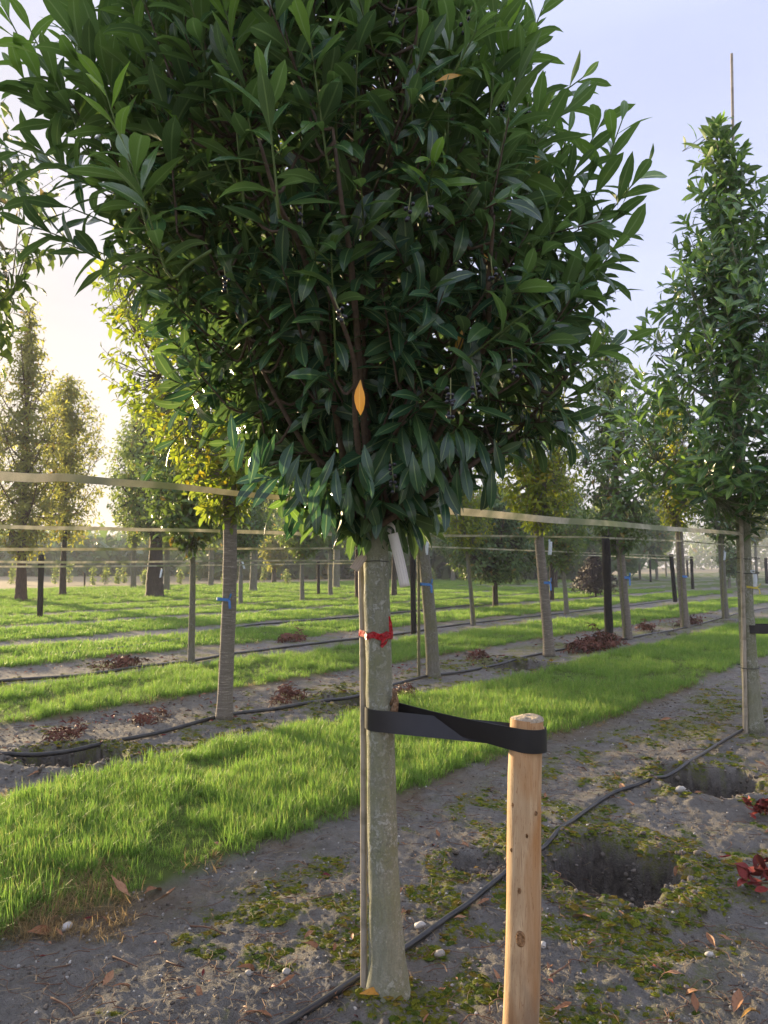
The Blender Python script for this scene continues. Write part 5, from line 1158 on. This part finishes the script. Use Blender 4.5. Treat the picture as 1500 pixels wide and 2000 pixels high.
for (px, py, s, lab) in ((560, 1907, 9, 'white pebble, right one of the two left of the cane'), (486, 1904, 10, 'cream pebble, left one of the two left of the cane'), (820, 1816, 11, 'flat white pebble right of the nearest trunk'), (858, 1868, 12, 'tan stone beside the hose left of the stake'), (1329, 1557, 10, 'rounded pinkish stone on the rim between the two holes'), (1060, 1848, 9, 'pale stone touching the right of the stake'), (1385, 1865, 8, 'white stone right of the joined leaves'), (130, 1816, 13, 'white flake at the grass edge, lower left')):
    x_, y_ = ground_at(px, py); o = bpy.data.objects.new('pebble', PEB[px % 4]); COL.objects.link(o); s = s * y_ / F_PX; o.scale = (s, s * .75, s * .6); o.rotation_euler = (.1, .2, px); o.location = (x_, y_, Hh(x_, y_) + s * .35); tag(o, lab, 'pebble')
def frond_mesh(seed):
    r = np.random.default_rng(seed); mb = MB(); t = np.linspace(0, 1, 8); st = np.stack([.10 * np.sin(t * 3 + seed), t - .5, .05 + .16 * np.sin(t * PI) + .05 * r.normal() * t], -1); tube(mb, st, .012 * (1 - .7 * t) + .003, 4, False)
    for q in range(26):
        f_ = r.uniform(.1, 1); p = np.array([np.interp(f_, t, st[:, i_]) for i_ in range(3)]); d = unit(np.array([r.choice([-1, 1]) * r.uniform(.4, 1), r.uniform(-.1, .7), r.uniform(-.5, .45)])); L_ = r.uniform(.16, .32); Vv, f4_, _ = leaf_geo(seed * 50 + q, W=.24, fold=.5, curl=r.uniform(.3, 1.2), wave=.03, ns=3, na=2, petiole=0); R = frames(d[None], np.array([[0, .3, 1.0]]))[0] * L_; mb.add(Vv @ R.T + p, f4_)
    return mb.mesh('frond', M['frond'])
FR = [frond_mesh(s) for s in range(4)]
def pile(label, px, py, wpx, n_, size, cat='fronds', spread_y=.35, h=.08, red=False):
    x_, y_ = ground_at(px, py); s = y_ / F_PX; root = empty('dead_frond_pile', (x_, y_, H0(x_, y_)), label, cat)
    for q in range(n_):
        o = bpy.data.objects.new('frond', FR[q % 4]); COL.objects.link(o); o.parent = root; a = rng.normal(0, .45) * wpx * s; dx, dy = UX * a * .9, UY * a * .9; dx += rng.normal(0, .18) * wpx * s * .4; dy += rng.normal(0, spread_y * .5)
        zz_ = Hh(x_ + dx, y_ + dy) - H0(x_, y_); o.location = (dx, dy, max(-.04, zz_) + abs(rng.normal(0, h)) * max(0, 1 - abs(a) / (wpx * s))); sc = size * rng.uniform(.7, 1.2); o.scale = (sc, sc, sc); o.rotation_euler = (rng.normal(0, .35), rng.normal(0, .35), rng.uniform(0, 6.28))
pile('broad heap of dead rust fronds round the tall black post', 1165, 1268, 115, 60, .42, h=.14)
pile('rust fronds lying beyond the black post cherry', 1262, 1232, 40, 14, .38)
pile('rust fronds strewn round the yellowing cherry', 1350, 1222, 60, 18, .40)
pile('small heap of rust fronds left of the nearest trunk', 560, 1368, 52, 16, .26, h=.06)
pile('few dead fronds right of the nearest trunk beside the strap', 795, 1362, 45, 12, .24, h=.03)
pile('small rust frond heap near the left edge of the second row', 125, 1442, 40, 12, .24, h=.05)
pile('dark frond heap on the third row at the left', 245, 1304, 50, 14, .38, h=.06)
pile('dead fronds on the third row left of the red ribbon', 570, 1252, 45, 14, .36, h=.05)
pile('scattered dead fronds in front of the ribboned cherry', 935, 1285, 40, 8, .28, h=.03)
pile('scraps of dead frond along the second row left of centre', 290, 1405, 55, 9, .20, h=.02)
for (px, py, lab) in ((1483, 1600, 'upper clump of crimson dead leaves at the right edge'), (1482, 1745, 'lower clump of crimson dead leaves at the right edge')):
    x_, y_ = ground_at(px, py); root = empty('dead_leaf_clump', (x_, y_, Hh(x_, y_)), lab, 'leaf clump')
    for q in range(28):
        o = bpy.data.objects.new('leaf', FL['red'][q % 6]); COL.objects.link(o); o.parent = root; s = rng.uniform(.06, .10); o.scale = (s * 1.7, s, s); a = rng.uniform(0, 6.28); o.rotation_euler = (rng.uniform(-.2, 1.1), rng.normal(0, .5), a); o.location = (rng.normal(0, .03), rng.normal(0, .03), .02 + rng.uniform(0, .10))
    mb = MB(); tube(mb, catmull([(.25, .02, .01), (.1, .0, .04), (0, 0, .05)], 8), .004, 5, False); link('stalk', mb.mesh('stalk', M['litter_twig']), root)
# sticks on the soil
for (p, lab) in (([(100, 1955), (130, 1975), (145, 1992)], 'bent rust twig in the lower left corner'), ([(220, 1870), (245, 1885), (268, 1893)], 'thin brown twig on the left of the bare soil'), ([(325, 1880), (345, 1893), (360, 1890)], 'curved rust twig left of the moss patch'), ([(372, 1805), (405, 1815), (440, 1825)], 'rust twig in the middle of the bare soil'), ([(1075, 1912), (1105, 1895), (1115, 1875)], 'forked dry twig leaning right of the stake'), ([(50, 1478), (90, 1455), (105, 1445)], 'pale stick above the hole in the second row'), ([(1325, 1470), (1355, 1467), (1400, 1466)], 'pale straight stick beyond the planting holes')):
    g_ = [ground_at(*q) for q in p]; P3 = np.array([(a, b, Hh(a, b) + .008 + .01 * (i_ == 1)) for i_, (a, b) in enumerate(g_)]); o0 = P3[0].copy(); mb = MB(); tube(mb, catmull(P3 - o0, 10), np.linspace(.0042, .002, 10), 6, True); tag(link('fallen_twig', mb.mesh('fallen_twig', M['litter_twig']), None, o0), lab, 'twig')

# ---------------------------------------------------------------- far woods and morning haze
rng = np.random.default_rng(9); Vs, Fs, rn, yn, UVs, base = [], [], [], [], [], 0
def wood(px0, px1, Ymin, Ymax, hpx, k_):
    global base
    for q in range(k_):
        px = px0 + (px1 - px0) * (q + rng.uniform(0, 1)) / k_; Y = rng.uniform(Ymin, Ymax); s = Y / F_PX; H_ = (HORIZON - hpx(px)) * s * rng.uniform(.75, 1.08) + CAM_H; x_ = (px - 750) * s; n_ = 260; th, ph = rng.uniform(0, 6.28, n_), np.arccos(rng.uniform(-.9, 1, n_)); w_ = rng.uniform(4, 6.5)
        rr_ = rng.uniform(.8, 1.05, n_) * (1 + .22 * np.sin(th * 3 + q)); c = np.stack([x_ + rr_ * w_ * np.sin(ph) * np.cos(th), Y + rr_ * w_ * np.sin(ph) * np.sin(th), H_ * .5 + rr_ * H_ * .5 * np.cos(ph)], -1); c[:, 2] = np.maximum(c[:, 2], .3)
        d = unit(rng.normal(0, 1, (n_, 3))); R = frames(d, rng.normal(0, 1, (n_, 3))) * rng.uniform(1.4, 2.8, n_)[:, None, None]; Vv, f4_, uv = G_LOW[q % 4]; W = np.einsum('nij,vj->nvi', R, Vv) + c[:, None, :]
        Vs.append(W.reshape(-1, 3)); Fs.append((f4_[None] + (np.arange(n_) * len(Vv))[:, None, None] + base).reshape(-1, 4)); rn.append(np.repeat(rng.uniform(0, 1, n_), len(Vv))); base += len(Vv) * n_
wood(-150, 470, 190, 240, lambda p: 1040 + .004 * abs(p - 250), 34)
wood(420, 1050, 230, 280, lambda p: 1062, 24)
wood(1030, 1900, 240, 330, lambda p: 1060 - 45 * min(1, max(0, (p - 1050) / 330)), 44)
wood(-100, 480, 105, 130, lambda p: 1052, 20)
wood(400, 760, 78, 110, lambda p: 1015 + 25 * math.sin(p * .02), 20)
wood(760, 1180, 78, 110, lambda p: 1010 + 25 * math.sin(p * .03), 22)
tag(link('far_wood', mesh_np('far_wood', np.concatenate(Vs), [np.concatenate(Fs)], M['cherry_dark'], True, dict(rnd=np.concatenate(rn), young=np.zeros(base)))), 'far line of woods fading in the morning mist', kind='stuff')
m, nt = mat('morning_haze'); o_ = nt.nodes.new('ShaderNodeOutputMaterial'); pv = nt.nodes.new('ShaderNodeVolumePrincipled'); HAZE = .0011
pv.inputs['Density'].default_value = HAZE; pv.inputs['Color'].default_value = (.93, .94, .97, 1); pv.inputs['Anisotropy'].default_value = .0; nt.links.new(pv.outputs[0], o_.inputs['Volume'])
VV = [(x_, y_, z_) for z_ in (-1.5, 21.0) for x_, y_ in ((-720, -720), (720, -720), (720, 720), (-720, 720))]
tag(link('haze', mesh_np('haze', VV, [[(3, 2, 1, 0), (4, 5, 6, 7), (0, 1, 5, 4), (1, 2, 6, 5), (2, 3, 7, 6), (3, 0, 4, 7)]], m, False)), 'thin pale morning haze over the nursery', kind='stuff')
